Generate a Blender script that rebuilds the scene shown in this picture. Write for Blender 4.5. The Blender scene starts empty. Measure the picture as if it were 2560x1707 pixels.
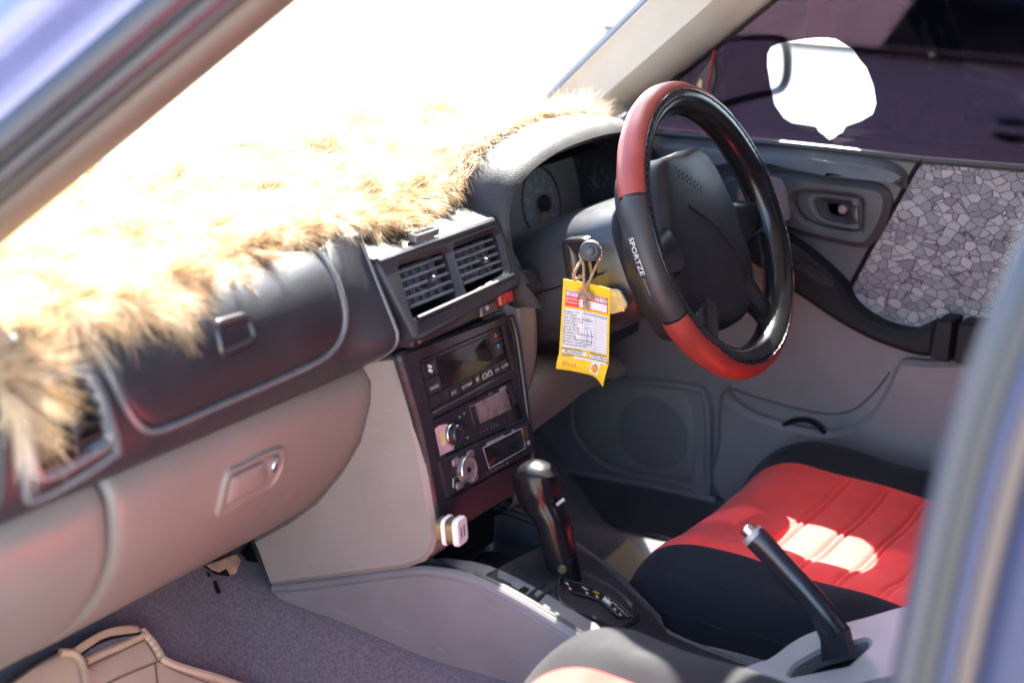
import bpy, math, random
import numpy as np
from mathutils import Vector, Matrix
from mathutils.geometry import tessellate_polygon

# ------------------------------------------------------------------ camera, light, exposure
SC = bpy.context.scene
COL = SC.collection
rad = math.radians
CAM = np.array([-1.90, -1.155, 1.225])
YAW, PITCH, ROLL, FPX = rad(59.85), rad(16.5), rad(1.05), 4660.0
_f = np.array([math.sin(YAW)*math.cos(PITCH), math.cos(YAW)*math.cos(PITCH), -math.sin(PITCH)])
_r = np.array([math.cos(YAW), -math.sin(YAW), 0.0])
_u = np.cross(_r, _f)
_r, _u = math.cos(ROLL)*_r + math.sin(ROLL)*_u, -math.sin(ROLL)*_r + math.cos(ROLL)*_u
cam = bpy.data.cameras.new('camera')
cam_o = bpy.data.objects.new('camera', cam)
COL.objects.link(cam_o)
cam_o.matrix_world = Matrix(((_r[0], _u[0], -_f[0], CAM[0]), (_r[1], _u[1], -_f[1], CAM[1]),
                             (_r[2], _u[2], -_f[2], CAM[2]), (0, 0, 0, 1)))
cam.sensor_width = 36.0
cam.lens = FPX/2560*36
cam.clip_start = 0.05
cam.clip_end = 2000
cam.dof.use_dof = True
cam.dof.focus_distance = 2.44
cam.dof.aperture_fstop = 2.6
SC.camera = cam_o

SUN = np.array([0.58, 0.27, 0.77]); SUN /= np.linalg.norm(SUN)
w = bpy.data.worlds.new('World'); SC.world = w; w.use_nodes = True
nt = w.node_tree
sky = nt.nodes.new('ShaderNodeTexSky'); sky.sky_type = 'NISHITA'; sky.sun_disc = False
sky.sun_elevation = math.asin(SUN[2]); sky.sun_rotation = math.atan2(SUN[0], SUN[1])
sky.air_density = 1.0; sky.dust_density = 2.0; sky.ozone_density = 1.0
bg = nt.nodes['Background']; bg.inputs['Strength'].default_value = 0.12
nt.links.new(sky.outputs[0], bg.inputs[0])
sl = bpy.data.lights.new('sun', 'SUN'); sl.energy = 5.0; sl.angle = rad(0.53); sl.color = (1.0, 0.93, 0.82)
so = bpy.data.objects.new('sun', sl); COL.objects.link(so)
so.rotation_euler = Vector((SUN[0], SUN[1], SUN[2])).to_track_quat('Z', 'Y').to_euler()
so.location = (3, 2, 6)

vs = SC.view_settings
vs.view_transform = 'Standard'; vs.look = 'None'; vs.gamma = 1.0; vs.use_curve_mapping = False
vs.exposure = 3.3
SC.render.engine = 'CYCLES'
SC.cycles.use_denoising = True
SC.cycles.max_bounces = 10; SC.cycles.diffuse_bounces = 5; SC.cycles.glossy_bounces = 4
SC.cycles.transparent_max_bounces = 16; SC.cycles.transmission_bounces = 6
SC.cycles.sample_clamp_indirect = 8.0
SC.cycles.caustics_reflective = False; SC.cycles.caustics_refractive = False
random.seed(7); RNG = np.random.default_rng(7)

# ------------------------------------------------------------------ small geometry helpers
def ray(px, py):
    return _f + _r*(px-1280)/FPX - _u*(py-853.5)/FPX
def at(px, py, x=None, y=None, z=None):
    d = ray(px, py)
    i, v = (0, x) if x is not None else ((1, y) if y is not None else (2, z))
    return CAM + d*(v-CAM[i])/d[i]
def nrm(v):
    v = np.asarray(v, float); return v/max(np.linalg.norm(v), 1e-12)
class Frame:
    """a flat working plane: origin, u (right), v (up), n (out of the surface)"""
    def __init__(s, o, u, v):
        s.o = np.array(o, float); s.u = nrm(u); v = np.array(v, float); s.v = nrm(v-s.u*(v@s.u)); s.n = np.cross(s.u, s.v)
    def __call__(s, a, b, h=0.0): return s.o + s.u*a + s.v*b + s.n*h
    def px(s, x, y, h=0.0):
        d = ray(x, y); t = ((s.o+s.n*h-CAM)@s.n)/(d@s.n); q = CAM+d*t-s.o
        return np.array([q@s.u, q@s.v])
    def pxs(s, pts, h=0.0): return [s.px(*p, h=h) for p in pts]
class Prof:
    """a (y,z) profile swept along x: params (x, s) with s the arc length"""
    def __init__(s, pts, n=60, flip=1):
        s.P = np.array(cr([(p[0], p[1], 0) for p in pts], n))[:, :2]
        d = np.linalg.norm(np.diff(s.P, axis=0), axis=1); s.S = np.concatenate([[0], np.cumsum(d)])
        t = np.gradient(s.P, axis=0); t /= np.linalg.norm(t, axis=1)[:, None]
        s.N = np.stack([-t[:, 1], t[:, 0]], 1)*flip
    def __call__(s, x, a, h=0.0):
        y = np.interp(a, s.S, s.P[:, 0]); z = np.interp(a, s.S, s.P[:, 1])
        ny = np.interp(a, s.S, s.N[:, 0]); nz = np.interp(a, s.S, s.N[:, 1])
        return np.array([x, y+ny*h, z+nz*h])
    def px(s, x, y, h=0.0):
        d = ray(x, y); best = None
        P = s.P + s.N*h
        for i in range(len(P)-1):
            a, b = P[i], P[i+1]; e = b-a
            M = np.array([[d[1], -e[0]], [d[2], -e[1]]]); det = np.linalg.det(M)
            if abs(det) < 1e-12: continue
            t, k = np.linalg.solve(M, a-CAM[1:])
            if -1e-6 <= k <= 1+1e-6 and t > 0 and (best is None or t < best[0]): best = (t, s.S[i]+k*(s.S[i+1]-s.S[i]))
        if best is None:
            j = int(np.argmin([abs(np.cross(np.append(p-CAM[1:], 0), np.array([d[1], d[2], 0]))[2]) for p in P]))
            t = (P[j][0]-CAM[1])/d[1]; best = (t, s.S[j])
        return np.array([(CAM+d*best[0])[0], best[1]])
    def pxs(s, pts, h=0.0): return [s.px(*p, h=h) for p in pts]
def cr(pts, n, closed=False):
    """Catmull-Rom resample to n points, even by chord length"""
    P = [np.asarray(p, float) for p in pts]; m = len(P); out = []
    seg = m if closed else m-1
    for i in range(seg):
        if closed: a, b, c, d = P[i-1], P[i], P[(i+1) % m], P[(i+2) % m]
        else: a, b, c, d = P[max(i-1, 0)], P[i], P[i+1], P[min(i+2, m-1)]
        for t in np.linspace(0, 1, 16, endpoint=False):
            out.append(0.5*((2*b)+(c-a)*t+(2*a-5*b+4*c-d)*t*t+(-a+3*b-3*c+d)*t**3))
    out.append(P[0] if closed else P[-1]); out = np.array(out)
    L = np.concatenate([[0], np.cumsum(np.linalg.norm(np.diff(out, axis=0), axis=1))])
    q = np.linspace(0, L[-1], n+1 if closed else n)
    if closed: q = q[:-1]
    return [np.array([np.interp(v, L, out[:, k]) for k in range(out.shape[1])]) for v in q]
def rpoly(pts, r, n=5):
    """polygon with rounded corners (2D); r one value or one per corner"""
    m = len(pts); P = [np.asarray(p, float) for p in pts]; out = []
    for i in range(m):
        a, b, c = P[i-1], P[i], P[(i+1) % m]; rr = r[i] if hasattr(r, '__len__') else r
        d1, d2 = nrm(a-b), nrm(c-b); l = min(rr, .48*np.linalg.norm(a-b), .48*np.linalg.norm(c-b))
        if l < 1e-6: out.append(b); continue
        p, q = b+d1*l, b+d2*l
        for t in np.linspace(0, 1, n+1): out.append((1-t)**2*p+2*t*(1-t)*b+t*t*q)
    return out
def rrect(w_, h_, r, cx=0, cy=0, n=5):
    return rpoly([(cx-w_/2, cy-h_/2), (cx+w_/2, cy-h_/2), (cx+w_/2, cy+h_/2), (cx-w_/2, cy+h_/2)], r, n)
def circ(cx, cy, r, n=24, r2=None):
    r2 = r2 or r
    return [np.array([cx+r*math.cos(2*math.pi*i/n), cy+r2*math.sin(2*math.pi*i/n)]) for i in range(n)]
def area(P): return 0.5*sum(P[i-1][0]*P[i][1]-P[i][0]*P[i-1][1] for i in range(len(P)))
def inset(P, d):
    """move a closed ccw 2D loop inwards by d along averaged normals"""
    P = [np.asarray(p, float) for p in P]; m = len(P); out = []
    for i in range(m):
        a, b, c = P[i-1], P[i], P[(i+1) % m]
        t1, t2 = nrm(b-a), nrm(c-b); n1, n2 = np.array([-t1[1], t1[0]]), np.array([-t2[1], t2[0]])
        k = n1+n2; L = max(np.linalg.norm(k), .5); out.append(b+k/L*d)
    return out
def ccw(P): return list(P) if area(P) > 0 else list(P)[::-1]

class MB:
    """collects vertices and faces of one mesh"""
    def __init__(s): s.v = []; s.f = []
    def add(s, V, F):
        b = len(s.v); s.v += [tuple(map(float, p)) for p in V]; s.f += [tuple(b+i for i in f) for f in F]; return s
    def grid(s, rows, closed_u=False, closed_v=False):
        R_, C_ = len(rows), len(rows[0]); V = [p for r in rows for p in r]; F = []
        for i in range(R_ if closed_u else R_-1):
            for j in range(C_ if closed_v else C_-1):
                i2, j2 = (i+1) % R_, (j+1) % C_
                F.append((i*C_+j, i*C_+j2, i2*C_+j2, i2*C_+j))
        return s.add(V, F)
    def fan(s, loop, flip=False):
        c = np.mean(loop, axis=0); n = len(loop)
        return s.add(list(loop)+[c], [((i+1) % n, i, n) if flip else (i, (i+1) % n, n) for i in range(n)])
    def loft(s, rows, caps=True):
        s.grid(rows, closed_v=True)
        if caps: s.fan(rows[0], True); s.fan(rows[-1])
        return s
    def tube(s, path, r, n=8, closed=False, caps=True, flat=None):
        path = [np.asarray(p, float) for p in path]; m = len(path); rows = []; up = None
        for i in range(m):
            t = nrm(path[(i+1) % m]-path[i-1]) if closed else nrm(path[min(i+1, m-1)]-path[max(i-1, 0)])
            if up is None: up = np.array([0, 0, 1.0]) if abs(t[2]) < .9 else np.array([0, 1.0, 0])
            a = nrm(np.cross(t, up)); b = np.cross(a, t); up = b
            rr = r[i] if hasattr(r, '__len__') else r
            rows.append([path[i]+rr*(math.cos(2*math.pi*k/n)*a+math.sin(2*math.pi*k/n)*b*(flat or 1)) for k in range(n)])
        s.grid(rows, closed_u=closed, closed_v=True)
        if caps and not closed: s.fan(rows[0], False); s.fan(rows[-1], True)
        return s
    def box(s, F, cx, cy, cz, sx, sy, sz, b=0.0):
        """box in a frame, top edge chamfered by b"""
        def ring(h, k): return [F(cx+i*(sx/2-k), cy+j*(sy/2-k), h) for i, j in ((-1, -1), (1, -1), (1, 1), (-1, 1))]
        rows = [ring(cz-sz/2, 0), ring(cz+sz/2-b, 0)]
        if b: rows.append(ring(cz+sz/2, b))
        return s.loft(rows)
    def rings(s, out, mp, rings, cap=True):
        """concentric rings of an outline: (inset, height), inset ('s', k) scales to the centroid"""
        out = ccw(out); c = np.mean(out, axis=0); rows = []
        for d, h in rings:
            L = [c+(p-c)*d[1] for p in np.array(out)] if isinstance(d, tuple) else (inset(out, d) if d else out)
            rows.append([mp(p[0], p[1], h) for p in L])
        s.grid(rows, closed_v=True)
        if cap:
            k = rings[-1][1]; n = len(rows[-1]); s.add(list(rows[-1])+[mp(c[0], c[1], k)], [(i, (i+1) % n, n) for i in range(n)])
        return s
    def plate(s, outer, holes, mp, h0, h1, b=0.001, hb=None):
        """flat plate with holes; front at h1 with chamfer b, skirts down to h0"""
        outer = ccw(outer); holes = [ccw(h)[::-1] for h in holes]; hb = b if hb is None else hb
        front = [inset(outer, b)]+[inset(h, hb) for h in holes]
        for L, I, bb in [(outer, front[0], b)]+[(h, f, hb) for h, f in zip(holes, front[1:])]:
            s.grid([[mp(p[0], p[1], h0) for p in L], [mp(p[0], p[1], h1-bb) for p in L], [mp(p[0], p[1], h1-bb*.3) for p in [a*.3+c*.7 for a, c in zip(I, L)]] if False else [mp(p[0], p[1], h1) for p in I]], closed_v=True)
        flat = [p for L in front for p in L]
        tri = tessellate_polygon([[Vector((p[0], p[1], 0)) for p in L] for L in front])
        T = []
        for a, b_, c in tri:
            A = np.cross(np.append(flat[b_]-flat[a], 0), np.append(flat[c]-flat[a], 0))[2]
            T.append((a, b_, c) if A > 0 else (a, c, b_))
        s.add([mp(p[0], p[1], h1) for p in flat], T)
        return s
    def build(s, name, mat, parent=None, smooth=35, sub=0):
        me = bpy.data.meshes.new(name); me.from_pydata(s.v, [], s.f); me.update()
        return link(name, me, mat, parent, smooth, sub)
def link(name, me, mat, parent=None, smooth=35, sub=0):
    o = bpy.data.objects.new(name, me); COL.objects.link(o)
    if mat is not None: me.materials.append(mat)
    if smooth:
        import bmesh
        bm = bmesh.new(); bm.from_mesh(me); bmesh.ops.remove_doubles(bm, verts=bm.verts, dist=1e-5)
        bm.to_mesh(me); bm.free()
        me.shade_smooth(); me.set_sharp_from_angle(angle=rad(smooth))
    if sub:
        m = o.modifiers.new('subd', 'SUBSURF'); m.levels = sub; m.render_levels = sub
    if parent is not None: child(o, parent)
    return o
def child(o, p):
    o.parent = p; bpy.context.view_layer.update() if False else None
    M = p.matrix_basis.copy(); q = p.parent
    while q is not None: M = q.matrix_basis @ p.matrix_parent_inverse @ M if False else M; q = q.parent
    # every thing is an unrotated empty at its base and every mesh is in world units, so only the root's shift counts
    root = p
    while root.parent is not None: root = root.parent
    if p is root: o.matrix_parent_inverse = Matrix.Translation(-root.location)
    return o
def thing(name, label, cat, loc, group=None):
    o = bpy.data.objects.new(name, None); COL.objects.link(o); o.location = [float(c) for c in loc]; o.empty_display_size = .03
    o['label'] = label; o['category'] = cat
    if group: o['group'] = group
    return o
def tag(o, label, cat, group=None):
    o['label'] = label; o['category'] = cat
    if group: o['group'] = group
    return o
def struct(o): o['kind'] = 'structure'; return o
def lettering(name, items, mp, mat, parent, h=0.0006):
    """flat printed text: items (string, u, v, size, [rot], [xscale], [align]) joined in one mesh"""
    V, F = [], []
    for it in items:
        s_, u, v, size = it[:4]; rot = it[4] if len(it) > 4 else 0; xs = it[5] if len(it) > 5 else 1; al = it[6] if len(it) > 6 else 'LEFT'
        cu = bpy.data.curves.new('t', 'FONT'); cu.body = s_; cu.size = size; cu.align_x = al; cu.resolution_u = 2
        if len(it) > 7: cu.shear = it[7]
        o = bpy.data.objects.new('t', cu); COL.objects.link(o); bpy.context.view_layer.update()
        me = o.to_mesh(); b = len(V); c, sn = math.cos(rot), math.sin(rot)
        for p in me.vertices:
            x, y = p.co.x*xs, p.co.y; V.append(mp(u+c*x-sn*y, v+sn*x+c*y, h))
        F += [tuple(b+i for i in p.vertices) for p in me.polygons]
        o.to_mesh_clear(); bpy.data.objects.remove(o); bpy.data.curves.remove(cu)
    return MB().add(V, F).build(name, mat, parent, smooth=0)
# ------------------------------------------------------------------ materials (all procedural)
def mat(name, col, rough=.5, metal=0.0, spec=.5, grain=None, mottle=0.12, mscale=18, coat=0, sheen=0, scratch=0, trans=None, aniso=None, rvar=.08):
    m = bpy.data.materials.new(name); m.use_nodes = True; t = m.node_tree; N, L = t.nodes, t.links
    b = N['Principled BSDF']; tc = N.new('ShaderNodeTexCoord')
    b.inputs['Roughness'].default_value = rough; b.inputs['Metallic'].default_value = metal
    b.inputs['Specular IOR Level'].default_value = spec
    if coat: b.inputs['Coat Weight'].default_value = coat; b.inputs['Coat Roughness'].default_value = .08
    if sheen: b.inputs['Sheen Weight'].default_value = sheen; b.inputs['Sheen Roughness'].default_value = .5
    b.inputs['Base Color'].default_value = (*col, 1)
    if mottle:
        n = N.new('ShaderNodeTexNoise'); n.inputs['Scale'].default_value = mscale; n.inputs['Detail'].default_value = 5; n.inputs['Roughness'].default_value = .6
        L.new(tc.outputs['Object'], n.inputs['Vector'])
        r = N.new('ShaderNodeMapRange'); r.inputs[1].default_value = .3; r.inputs[2].default_value = .7
        r.inputs[3].default_value = 1-mottle; r.inputs[4].default_value = 1+mottle
        L.new(n.outputs['Fac'], r.inputs[0])
        x = N.new('ShaderNodeMix'); x.data_type = 'RGBA'; x.blend_type = 'MULTIPLY'; x.inputs[0].default_value = 1
        x.inputs[6].default_value = (*col, 1); L.new(r.outputs[0], x.inputs[7]); L.new(x.outputs[2], b.inputs['Base Color'])
        r2 = N.new('ShaderNodeMapRange'); r2.inputs[1].default_value = .3; r2.inputs[2].default_value = .7
        r2.inputs[3].default_value = max(.02, rough-rvar); r2.inputs[4].default_value = min(1, rough+rvar)
        L.new(n.outputs['Fac'], r2.inputs[0]); L.new(r2.outputs[0], b.inputs['Roughness'])
        m['mix'] = x.name
    if grain:
        sc, st = grain[0], grain[1]
        g = N.new('ShaderNodeTexNoise') if len(grain) < 3 else N.new('ShaderNodeTexVoronoi')
        g.inputs['Scale'].default_value = sc
        if len(grain) < 3: g.inputs['Detail'].default_value = 3
        if aniso is not None:
            mp = N.new('ShaderNodeMapping'); mp.inputs['Scale'].default_value = aniso; L.new(tc.outputs['Object'], mp.inputs[0]); L.new(mp.outputs[0], g.inputs['Vector'])
        else: L.new(tc.outputs['Object'], g.inputs['Vector'])
        bu = N.new('ShaderNodeBump'); bu.inputs['Strength'].default_value = st; bu.inputs['Distance'].default_value = .001
        L.new(g.outputs[0], bu.inputs['Height']); L.new(bu.outputs[0], b.inputs['Normal'])
    if scratch:
        wv = N.new('ShaderNodeTexNoise'); wv.inputs['Scale'].default_value = 9; wv.inputs['Detail'].default_value = 8; wv.inputs['Distortion'].default_value = 1.5
        mp = N.new('ShaderNodeMapping'); mp.inputs['Scale'].default_value = (1, 1.2, 7); mp.inputs['Rotation'].default_value = (.6, .2, .3)
        L.new(tc.outputs['Object'], mp.inputs[0]); L.new(mp.outputs[0], wv.inputs['Vector'])
        ra = N.new('ShaderNodeValToRGB'); ra.color_ramp.elements[0].position = .64; ra.color_ramp.elements[1].position = .70
        ra.color_ramp.elements[0].color = (0, 0, 0, 1); ra.color_ramp.elements[1].color = (scratch, scratch, scratch, 1)
        L.new(wv.outputs['Fac'], ra.inputs[0])
        x = N.new('ShaderNodeMix'); x.data_type = 'RGBA'; L.new(ra.outputs[0], x.inputs[0])
        old = b.inputs['Base Color'].links[0].from_socket; L.new(old, x.inputs[6])
        x.inputs[7].default_value = (min(1, col[0]*1.5+.05), min(1, col[1]*1.5+.05), min(1, col[2]*1.5+.05), 1); L.new(x.outputs[2], b.inputs['Base Color'])
    return m
M = {}
M['dash'] = mat('dash_plastic', (.020, .022, .028), .42, grain=(900, .25), mottle=.15, mscale=14, scratch=.12)
M['hood'] = mat('hood_vinyl', (.022, .022, .027), .55, spec=.35, grain=(420, .45), aniso=(1, 1, .25), mottle=.15)
M['gloss'] = mat('gloss_plastic', (.022, .020, .026), .22, grain=(1500, .04), mottle=.1)
M['satin'] = mat('satin_plastic', (.020, .019, .025), .36, grain=(1200, .12), mottle=.12)
M['trim'] = mat('console_dark_plastic', (.024, .022, .028), .38, grain=(1000, .2), mottle=.15, scratch=.10)
M['beige'] = mat('beige_plastic', (.188, .172, .155), .45, grain=(260, .16), mottle=.06, mscale=8, scratch=.12, rvar=.13)
M['stackbeige'] = mat('stack_beige_plastic', (.225, .205, .188), .42, grain=(260, .16), mottle=.06, mscale=10, scratch=.15, rvar=.13)
M['grey'] = mat('grey_console_plastic', (.160, .152, .160), .42, grain=(260, .16), mottle=.09, mscale=10, scratch=.35, rvar=.13)
M['door'] = mat('door_plastic', (.205, .180, .195), .5, grain=(260, .16), mottle=.08, scratch=.06, rvar=.13)
M['doorpad'] = mat('door_vinyl', (.055, .057, .066), .38, grain=(330, .5), aniso=(1, 1, .22), mottle=.10)
M['doordark'] = mat('door_dark_plastic', (.075, .072, .082), .42, grain=(600, .25), mottle=.10)
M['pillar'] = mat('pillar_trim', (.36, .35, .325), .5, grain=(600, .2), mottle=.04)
M['rubber'] = mat('rubber_seal', (.03, .03, .033), .55, grain=(400, .2), mottle=.2)
M['seal'] = mat('grey_seal', (.024, .030, .050), .35, mottle=.1)
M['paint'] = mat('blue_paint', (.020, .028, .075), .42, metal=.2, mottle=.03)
M['carpet'] = mat('carpet', (.135, .122, .135), .95, spec=.1, grain=(650, 1.0), mottle=.35, mscale=260, sheen=.3)
M['mat'] = mat('leatherette', (.50, .40, .28), .45, grain=(260, .35), mottle=.07, mscale=22)
M['matpipe'] = mat('leatherette_piping', (.52, .40, .26), .42, grain=(260, .2), mottle=.1, mscale=40)
M['thread'] = mat('dark_thread', (.20, .13, .08), .8, mottle=.2)
M['black'] = mat('black_void', (.006, .006, .007), .8, spec=.2, mottle=0)
M['seatblack'] = mat('black_seat_fabric', (.017, .016, .021), .75, spec=.12, grain=(1400, .5), mottle=.12, mscale=40, sheen=.08)
M['seatred'] = mat('red_seat_fabric', (.90, .055, .045), .75, spec=.2, grain=(1400, .5), mottle=.08, mscale=30, sheen=.15)
M['redleather'] = mat('red_leather', (.27, .040, .032), .42, grain=(500, .35), mottle=.14, mscale=30)
M['blackleather'] = mat('black_leather', (.030, .028, .030), .48, grain=(500, .35), mottle=.14, mscale=30)
M['rim'] = mat('glossy_rim', (.012, .012, .014), .20, grain=(120, .18), mottle=.1, scratch=.2)
M['airbag'] = mat('airbag_vinyl', (.019, .0185, .023), .46, spec=.35, grain=(520, .35), mottle=.12, scratch=.10)
M['column'] = mat('column_plastic', (.038, .041, .052), .34, grain=(900, .18), mottle=.1)
M['knob'] = mat('gear_knob', (.010, .009, .011), .22, spec=.30, grain=(40, .08), mottle=.1, scratch=.15)
M['chrome'] = mat('chrome', (.70, .70, .72), .15, metal=1, mottle=.05)
M['steel'] = mat('worn_steel', (.40, .39, .41), .45, metal=.2, mottle=.25, mscale=60)
M['paintlight'] = mat('sunlit_blue_paint', (.13, .15, .32), .3, metal=.2, coat=.4, mottle=.03)  # lit copy of the blue paint, sunlight put into the colour
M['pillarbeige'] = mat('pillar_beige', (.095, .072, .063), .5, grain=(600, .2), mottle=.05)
M['bead'] = mat('bead_plastic', (.11, .12, .13), .24, mottle=.1)  # lighter than the dash, so its edge highlights sit in the colour
M['silver'] = mat('silver_trim', (.24, .245, .26), .5, metal=.0, mottle=.05)
M['brass'] = mat('brass_spring', (.26, .19, .09), .35, metal=.8, mottle=.2)
M['white'] = mat('white_plastic', (.78, .76, .78), .3, mottle=.03)
M['whiteprint'] = mat('white_print', (.72, .72, .72), .5, mottle=0)
M['greyprint'] = mat('grey_print', (.30, .31, .32), .6, mottle=0)
M['orange'] = mat('orange_needle', (.85, .28, .04), .45, mottle=0)
M['redlamp'] = mat('red_button', (.30, .02, .02), .35, mottle=.1)
M['blueprint'] = mat('blue_print', (.05, .35, .75), .5, mottle=0)
M['redprint'] = mat('red_print', (.72, .04, .03), .5, mottle=.04)
M['yellow'] = mat('yellow_card', (.82, .52, .015), .5, grain=(90, .15), mottle=.06, mscale=30)
M['paper'] = mat('white_card', (.74, .72, .70), .55, mottle=.06, mscale=40)
M['ink'] = mat('black_ink', (.05, .05, .06), .7, mottle=0)
M['blueink'] = mat('blue_ink', (.06, .09, .38), .7, mottle=0)
M['twine'] = mat('jute_twine', (.42, .26, .15), .85, grain=(900, .8), mottle=.25, mscale=200)
M['gauge'] = mat('veiled_gauge_face', (.26, .255, .245), .6, mottle=.05)  # black face lightened in its colour to stand for lens veil
M['screen'] = mat('screen', (.012, .012, .014), .15, mottle=0)
M['lcd'] = mat('lcd', (.20, .15, .15), .3, mottle=.25, mscale=60)
M['pinkbezel'] = mat('worn_pink_bezel', (.55, .38, .40), .4, mottle=.2, mscale=60)
M['cream'] = mat('worn_cream', (.62, .48, .26), .5, mottle=.25, mscale=80)
M['sand'] = mat('sandy_ground', (.42, .38, .33), .9, spec=.1, grain=(40, .6), mottle=.15, mscale=3)
M['silvercar'] = mat('white_paint', (.85, .84, .85), .2, metal=.0, coat=.6, mottle=.02)
M['carglass'] = mat('dark_glass', (.01, .012, .014), .06, mottle=0)
M['speaker'] = mat('speaker_grille', (.21, .19, .185), .6, grain=(420, .8, 1), mottle=.10, mscale=12)
M['speakermesh'] = mat('speaker_mesh', (.165, .148, .155), .6, grain=(420, 1.0, 1), mottle=.08)
M['vane'] = mat('vane_plastic', (.10, .10, .112), .45, mottle=.1)
M['armrest'] = mat('armrest_vinyl', (.014, .014, .017), .6, spec=.2, grain=(300, .4), aniso=(1, 1, .3), mottle=.12)
M['headliner'] = mat('headliner', (.72, .70, .66), .9, spec=.1, mottle=.03)
M['foam'] = mat('foam', (.40, .26, .16), .9, mottle=.3, mscale=60)

def shader(name):
    m = bpy.data.materials.new(name); m.use_nodes = True; t = m.node_tree; t.nodes.clear(); return m, t, t.nodes, t.links
def filmglass(name, tint, f0=.04, rough=.02):
    """thin pane: tinted transparency with a two-sided Schlick reflection"""
    m, t, N, L = shader(name); o = N.new('ShaderNodeOutputMaterial'); tr = N.new('ShaderNodeBsdfTransparent'); tr.inputs[0].default_value = (*tint, 1)
    g = N.new('ShaderNodeBsdfGlossy'); g.inputs['Roughness'].default_value = rough
    lw = N.new('ShaderNodeLayerWeight'); lw.inputs[0].default_value = .5
    pw = N.new('ShaderNodeMath'); pw.operation = 'POWER'; pw.inputs[1].default_value = 5; L.new(lw.outputs['Facing'], pw.inputs[0])
    ma = N.new('ShaderNodeMath'); ma.operation = 'MULTIPLY_ADD'; ma.inputs[1].default_value = 1-f0; ma.inputs[2].default_value = f0; L.new(pw.outputs[0], ma.inputs[0])
    mx = N.new('ShaderNodeMixShader'); L.new(ma.outputs[0], mx.inputs[0]); L.new(tr.outputs[0], mx.inputs[1]); L.new(g.outputs[0], mx.inputs[2]); L.new(mx.outputs[0], o.inputs[0]); return m
M['glass'] = filmglass('clear_glass', (.93, .96, .94))
M['film'] = filmglass('tint_film', (.024, .016, .026), .05)
M['rearfilm'] = filmglass('rear_tint', (.06, .05, .06))

def fabric():
    """woven insert of the driver's door: crazy paving of hatched patches on dark ground"""
    m = mat('mosaic_fabric', (.2, .2, .2), .85, spec=.15, mottle=0, sheen=.2); t = m.node_tree; N, L = t.nodes, t.links; b = N['Principled BSDF']
    tc = N.new('ShaderNodeTexCoord'); mp = N.new('ShaderNodeMapping'); mp.inputs['Scale'].default_value = (0, .85, 1.15); mp.inputs['Rotation'].default_value = (.5, 0, 0); L.new(tc.outputs['Object'], mp.inputs[0])
    ns = N.new('ShaderNodeTexNoise'); ns.inputs['Scale'].default_value = 30; L.new(mp.outputs[0], ns.inputs[0])
    ad = N.new('ShaderNodeMix'); ad.data_type = 'VECTOR'; ad.inputs[0].default_value = .012; L.new(mp.outputs[0], ad.inputs[4]); L.new(ns.outputs['Color'], ad.inputs[5])
    def vor(f, out, sc=76):
        v = N.new('ShaderNodeTexVoronoi'); v.feature = f; v.inputs['Scale'].default_value = sc; v.inputs['Randomness'].default_value = 1.0
        L.new(ad.outputs[1], v.inputs['Vector']); return v.outputs[out]
    edge = vor('DISTANCE_TO_EDGE', 'Distance'); cell = vor('F1', 'Color')
    sp = N.new('ShaderNodeSeparateColor'); L.new(cell, sp.inputs[0])
    # hatching: two directions chosen per cell
    def wave(rot, sc):
        q = N.new('ShaderNodeMapping'); q.inputs['Rotation'].default_value = (rot, 0, 0); L.new(mp.outputs[0], q.inputs[0])
        v = N.new('ShaderNodeTexWave'); v.bands_direction = 'Z'; v.inputs['Scale'].default_value = sc; L.new(q.outputs[0], v.inputs['Vector']); return v.outputs['Fac']
    wa, wb = wave(.8, 115), wave(-.35, 110)
    st = N.new('ShaderNodeMath'); st.operation = 'GREATER_THAN'; st.inputs[1].default_value = .5; L.new(sp.outputs[0], st.inputs[0])
    wm = N.new('ShaderNodeMix'); L.new(st.outputs[0], wm.inputs[0]); L.new(wa, wm.inputs[2]); L.new(wb, wm.inputs[3])
    cr_ = N.new('ShaderNodeValToRGB'); e = cr_.color_ramp.elements; e[0].color = (.17, .165, .19, 1); e[1].color = (.37, .36, .375, 1)
    k = cr_.color_ramp.elements.new(.5); k.color = (.245, .24, .27, 1); L.new(sp.outputs[1], cr_.inputs[0])
    hm = N.new('ShaderNodeMapRange'); hm.inputs[3].default_value = .5; hm.inputs[4].default_value = 1.25; L.new(wm.outputs[0], hm.inputs[0])
    mu = N.new('ShaderNodeMix'); mu.data_type = 'RGBA'; mu.blend_type = 'MULTIPLY'; mu.inputs[0].default_value = 1; L.new(cr_.outputs[0], mu.inputs[6]); L.new(hm.outputs[0], mu.inputs[7])
    er = N.new('ShaderNodeValToRGB'); er.color_ramp.elements[0].position = .025; er.color_ramp.elements[1].position = .065; L.new(edge, er.inputs[0])
    fi = N.new('ShaderNodeMix'); fi.data_type = 'RGBA'; L.new(er.outputs[0], fi.inputs[0]); fi.inputs[6].default_value = (.07, .065, .08, 1); L.new(mu.outputs[2], fi.inputs[7])
    L.new(fi.outputs[2], b.inputs['Base Color'])
    bu = N.new('ShaderNodeBump'); bu.inputs['Strength'].default_value = .35; bu.inputs['Distance'].default_value = .001; L.new(er.outputs[0], bu.inputs['Height']); L.new(bu.outputs[0], b.inputs['Normal'])
    return m
M['fabric'] = fabric()
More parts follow.
